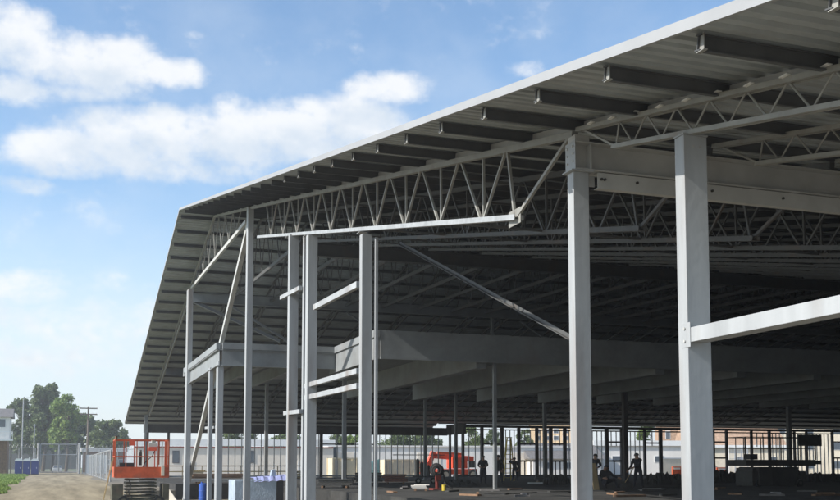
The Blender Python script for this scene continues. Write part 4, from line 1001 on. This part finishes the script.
b = MB(); b.torus((p.x-.25, p.y-1.6, FL+.26), (0, 0, 1), .10, .012); P(b, 'rim', M['yellow'], T)
# welding cart left of the hose reel
p = at_floor(424, 484); T = thing('tool_cart', p, 'dark tool cart with cylinders left of the hose reel', 'cart')
b = MB(); b.box((p.x, p.y, FL+.45), (1.3, .7, .08)); P(b, 'tray', M['machine'], T)
for dx in (-.5, .5):
    b = MB(); b.cyl((p.x+dx, p.y-.36, FL+.2), (p.x+dx, p.y-.28, FL+.2), .2, 14); wv = P(b, 'wheel', M['black'], T); b = MB(); b.cyl((p.x+dx, p.y-.375, FL+.2), (p.x+dx, p.y-.362, FL+.2), .1, 10); P(b, 'rim', M['rim'], wv)
for dx, h in ((-.42, 1.0), (-.15, .8), (.3, .6)): b = MB(); b.cyl((p.x+dx, p.y, FL+.49), (p.x+dx, p.y, FL+.49+h), .11, 12); b.cyl((p.x+dx, p.y, FL+.49+h), (p.x+dx, p.y, FL+.6+h), .11, 12, .03); P(b, 'gas_cylinder', M['machine'], T)
b = MB(); b.path([(p.x+.6, p.y, FL+.5), (p.x+.75, p.y, FL+1.2), (p.x+.75, p.y-.3, FL+1.25)], .03, 6); P(b, 'handle', M['machine'], T)
# safety railing on the slab near the beige warehouse
T = thing('safety_rail', (10, 92, FL), 'thin wooden safety rail along the slab edge before the beige warehouse', 'railing')
for k in range(9): b = MB(); x = 8.5 + k*1.7; b.bar((x, 92, FL), (x, 92, FL+1.15), .07, .05); P(b, 'post', M['wood'], T)
for z in (.6, 1.1): b = MB(); b.bar((8.5, 91.95, FL+z), (22.1, 91.95, FL+z), .04, .09); P(b, 'rail', M['wood'], T)

# pallets and offcuts along the slab edge
for i, (u, y, n, lb) in enumerate([(197, 90, 5, 'stack of pale pallets left of the twin posts, before the beige warehouse'), (214, 91, 3, 'lower stack of pale pallets right of the twin posts'), (300, 90, 4, 'stack of pale pallets seen between the bare columns')]):
    x = bx(u, y); T = thing('pallet_stack', (x, y, FL), lb, 'pallets', 'pallet stacks by the far wall')
    for k in range(n):
        b = MB(); z = FL + .15*k; dx = random.uniform(-.1, .1)
        for q in range(3): b.box((x+dx, y-.5+.5*q, z+.05), (1.2, .09, .09))
        for q in range(6): b.box((x+dx-.53+.212*q, y, z+.11), (.13, 1.1, .022))
        P(b, 'pallet', M['tan' if k % 2 else 'wood'], T)

# offcuts and a cable on the floor
rnd = random.Random(12)
LBO = ['single brown offcut on the floor in front of the red brown board stack', 'crossed pair of grey offcuts right of the red brown board stack', 'dark single offcut on the floor right of the yellow bucket', 'crossed brown offcuts nearest the camera, right of the yellow bucket',
       'brown offcut at the feet of the worker by the yellow ladder', 'crossed grey offcuts right of the thin central column', 'dark single offcut just left of the girder column', 'crossed brown offcuts just right of the girder column',
       'brown single offcut in front of the crouching worker', 'crossed grey offcuts behind and right of the shovelling worker', 'dark single offcut just left of the nearest tall column', 'crossed brown offcuts just right of the nearest tall column',
       'brown single offcut between the nearest tall column and the dark scissor lift', 'crossed grey offcuts in front of the dark scissor lift', 'dark single offcut under the deck extension of the dark scissor lift', 'crossed brown offcuts farthest right on the floor']
spots = [(392, 493), (405, 489), (452, 492), (470, 496), (515, 490), (522, 497), (560, 493), (612, 495), (630, 497), (652, 491), (668, 496), (716, 490), (735, 495), (772, 496), (808, 492), (826, 496)]
for i, (u, v) in enumerate(spots):
    p = at_floor(u, v); a = rnd.random()*3.14; L_ = .5 + rnd.random()*1.1; d = Vector((math.cos(a), math.sin(a), 0))*L_/2; z = Vector((0, 0, .04))
    b = MB(); b.bar(p-d+z, p+d+z, .12+.1*rnd.random(), .07); 
    if i % 2: b.bar(p-d*.8+z*2.7, p+d.cross(Vector((0, 0, 1)))*.7+z*2.9, .1, .06)
    o = b.build('board_offcut', M[['brown', 'roofgrey', 'machine', 'brown'][i % 4]], org=p); tag(o, LBO[i], 'offcut', 'loose offcuts on the floor')
c0, c1 = at_floor(505, 495), at_floor(690, 489)
pts = [c0.lerp(c1, i/24) + Vector((.0, .6*math.sin(i*.7) + .3*math.sin(i*1.9), .03)) for i in range(25)]
b = MB(); b.path(pts, .03, 6); o = b.build('power_cable', M['black'], org=pts[0]); tag(o, 'black power cable snaking over the floor near the girder column', 'cable')


# ------------------------------------------------------------------ air
b = MB(); b.span((-320, -40, -1.8), (520, 620, 40)); hzm = bpy.data.materials.new('haze'); hzm.use_nodes = True
hn = hzm.node_tree; hn.nodes.remove(hn.nodes['Principled BSDF']); pv = hn.nodes.new('ShaderNodeVolumePrincipled')
pv.inputs['Color'].default_value = (.93, .96, 1, 1); pv.inputs['Density'].default_value = .0006; pv.inputs['Anisotropy'].default_value = .2
hn.links.new(pv.outputs[0], hn.nodes['Material Output'].inputs['Volume']); tag(b.build('haze', hzm), kind='stuff')

# ------------------------------------------------------------------ sky, sun, camera
SUN_EL, SUN_AZ = R(33), R(-93)     # azimuth measured from +Y towards +X
w = bpy.data.worlds.new('World'); scn.world = w; w.use_nodes = True
nt = w.node_tree; N = nt.nodes; L = nt.links
bg = N['Background']; bg.inputs['Strength'].default_value = .092
sky = N.new('ShaderNodeTexSky'); sky.sky_type = 'NISHITA'; sky.sun_disc = False
sky.sun_elevation = SUN_EL; sky.sun_rotation = SUN_AZ % (2*math.pi); sky.altitude = 100; sky.air_density = 1.0; sky.dust_density = .8; sky.ozone_density = 2.5
tcn = N.new('ShaderNodeTexCoord'); sp = N.new('ShaderNodeSeparateXYZ'); L.new(tcn.outputs['Generated'], sp.inputs[0])
def ma(op, a, b=None, c=None, clamp=False):
    n = N.new('ShaderNodeMath'); n.operation = op; n.use_clamp = clamp
    for i, x in enumerate((a, b, c)):
        if x is None: continue
        if isinstance(x, (int, float)): n.inputs[i].default_value = x
        else: L.new(x, n.inputs[i])
    return n.outputs[0]
az = ma('MULTIPLY', ma('ARCTAN2', sp.outputs['X'], sp.outputs['Y']), 57.2958)
el = ma('MULTIPLY', ma('ARCSINE', sp.outputs['Z']), 57.2958)
cv = N.new('ShaderNodeCombineXYZ'); L.new(az, cv.inputs['X']); L.new(ma('MULTIPLY', el, 1.35), cv.inputs['Y'])
def noise(vec, scale, detail=7, rough=.58, off=None):
    n = N.new('ShaderNodeTexNoise'); n.inputs['Scale'].default_value = scale; n.inputs['Detail'].default_value = detail; n.inputs['Roughness'].default_value = rough
    if off:
        ad = N.new('ShaderNodeVectorMath'); ad.operation = 'ADD'; L.new(vec, ad.inputs[0]); ad.inputs[1].default_value = off; vec = ad.outputs[0]
    L.new(vec, n.inputs['Vector']); return n.outputs['Fac']
blobs = [ # u, v, half width, half height (px), weight
 (15, 40, 66, 32, 1), (60, 58, 66, 30, 1), (115, 68, 66, 30, 1), (165, 72, 46, 17, 1), (10, 88, 56, 17, .9), (70, 92, 50, 9, .7),
 (150, 145, 105, 36, 1), (60, 150, 58, 26, 1), (165, 122, 32, 20, .9), (235, 138, 74, 36, 1), (290, 136, 70, 34, 1), (355, 120, 60, 30, 1), (388, 89, 54, 18, 1), (180, 168, 120, 15, .8), (330, 150, 92, 22, .9), (228, 108, 22, 16, .8), (310, 106, 26, 14, .8),
 (25, 186, 36, 9, .6), (524, 70, 30, 10, .6), (195, 34, 12, 5, .45),
 (15, 288, 62, 20, .75), (80, 325, 140, 30, .6), (40, 355, 140, 26, .6), (110, 280, 60, 14, .4), (-140, 120, 110, 50, 1), (-300, 60, 150, 60, 1), (-420, 190, 140, 50, 1)]
def density(dx, dy):
    tot = None
    for u, v, ru, rv, wt in blobs:
        r = ray(u, v).normalized(); a0 = math.degrees(math.atan2(r.x, r.y)); e0 = math.degrees(math.asin(r.z))
        k = .0563
        X = ma('DIVIDE', ma('SUBTRACT', az, a0 - dx), ru*k*1.22); Y = ma('DIVIDE', ma('SUBTRACT', el, e0 - dy), rv*k*1.22)
        d = ma('ADD', ma('MULTIPLY', X, X), ma('MULTIPLY', Y, Y))
        m = ma('MULTIPLY', ma('SUBTRACT', 1.0, d, clamp=True), wt)
        tot = m if tot is None else ma('SMOOTH_MAX', tot, m, .15)
    nn = noise(cv.outputs[0], .5, 11, .6, (dx, dy*1.35, 3.1))
    n2 = noise(cv.outputs[0], .16, 4, .5, (dx+9, dy*1.35, 1.7))
    return ma('ADD', tot, ma('ADD', ma('MULTIPLY', ma('SUBTRACT', nn, .5), 1.45), ma('MULTIPLY', ma('SUBTRACT', n2, .5), .5)))
d0 = density(0, 0)
dA = density(.9, 1.5)
def ramp(v, p0, p1):
    m = N.new('ShaderNodeMapRange'); m.interpolation_type = 'SMOOTHSTEP'; L.new(v, m.inputs['Value'])
    m.inputs['From Min'].default_value = p0; m.inputs['From Max'].default_value = p1; return m.outputs['Result']
cover = ma('MULTIPLY', ramp(d0, .19, .95), .88)
# thin high veil toward the horizon
veil = ma('MULTIPLY', ramp(noise(cv.outputs[0], .12, 5, .6, (4, 2, 8)), .35, .8), .22)
hz = ma('MULTIPLY', ma('SUBTRACT', 1, ma('DIVIDE', el, 15.0), clamp=True), .85)
base = N.new('ShaderNodeMixRGB'); base.inputs['Color2'].default_value = (8.0, 8.6, 9.1, 1)
L.new(ma('ADD', veil, hz, clamp=True), base.inputs['Fac']); 
gain = N.new('ShaderNodeMixRGB'); gain.blend_type = 'MULTIPLY'; gain.inputs['Fac'].default_value = 1; gain.inputs['Color2'].default_value = (1.9, 2.0, 1.97, 1)
L.new(sky.outputs[0], gain.inputs['Color1']); L.new(gain.outputs[0], base.inputs['Color1'])
shade = N.new('ShaderNodeMixRGB'); shade.inputs['Color1'].default_value = (6.3, 7.1, 8.0, 1); shade.inputs['Color2'].default_value = (9.2, 9.25, 9.25, 1)
L.new(ma('SUBTRACT', 1.0, ma('MULTIPLY', ramp(dA, .15, 1.25), .9)), shade.inputs['Fac'])
mix = N.new('ShaderNodeMixRGB'); L.new(cover, mix.inputs['Fac']); L.new(base.outputs[0], mix.inputs['Color1']); L.new(shade.outputs[0], mix.inputs['Color2'])
L.new(mix.outputs[0], bg.inputs['Color'])

sun = bpy.data.lights.new('sun', 'SUN'); sun.energy = 5.0; sun.angle = R(.5); sun.color = (1, .95, .88)
so = bpy.data.objects.new('sun', sun); col.objects.link(so)
sd = Vector((math.sin(SUN_AZ)*math.cos(SUN_EL), math.cos(SUN_AZ)*math.cos(SUN_EL), math.sin(SUN_EL)))
so.rotation_euler = (-sd).to_track_quat('-Z', 'Y').to_euler(); so.location = sd*60

cam = bpy.data.cameras.new('camera'); co = bpy.data.objects.new('camera', cam); col.objects.link(co)
co.location = EYE; co.rotation_euler = (math.pi/2 + PITCH, 0, -YAW)
cam.sensor_width = 36; cam.lens = F_/840*36; cam.shift_y = (CY-250)/840; cam.clip_end = 6000; cam.clip_start = .05
scn.camera = co
vs = scn.view_settings; vs.view_transform = 'Standard'; vs.look = 'None'; vs.gamma = 1; vs.use_curve_mapping = False; vs.exposure = .3
scn.cycles.max_bounces = 6
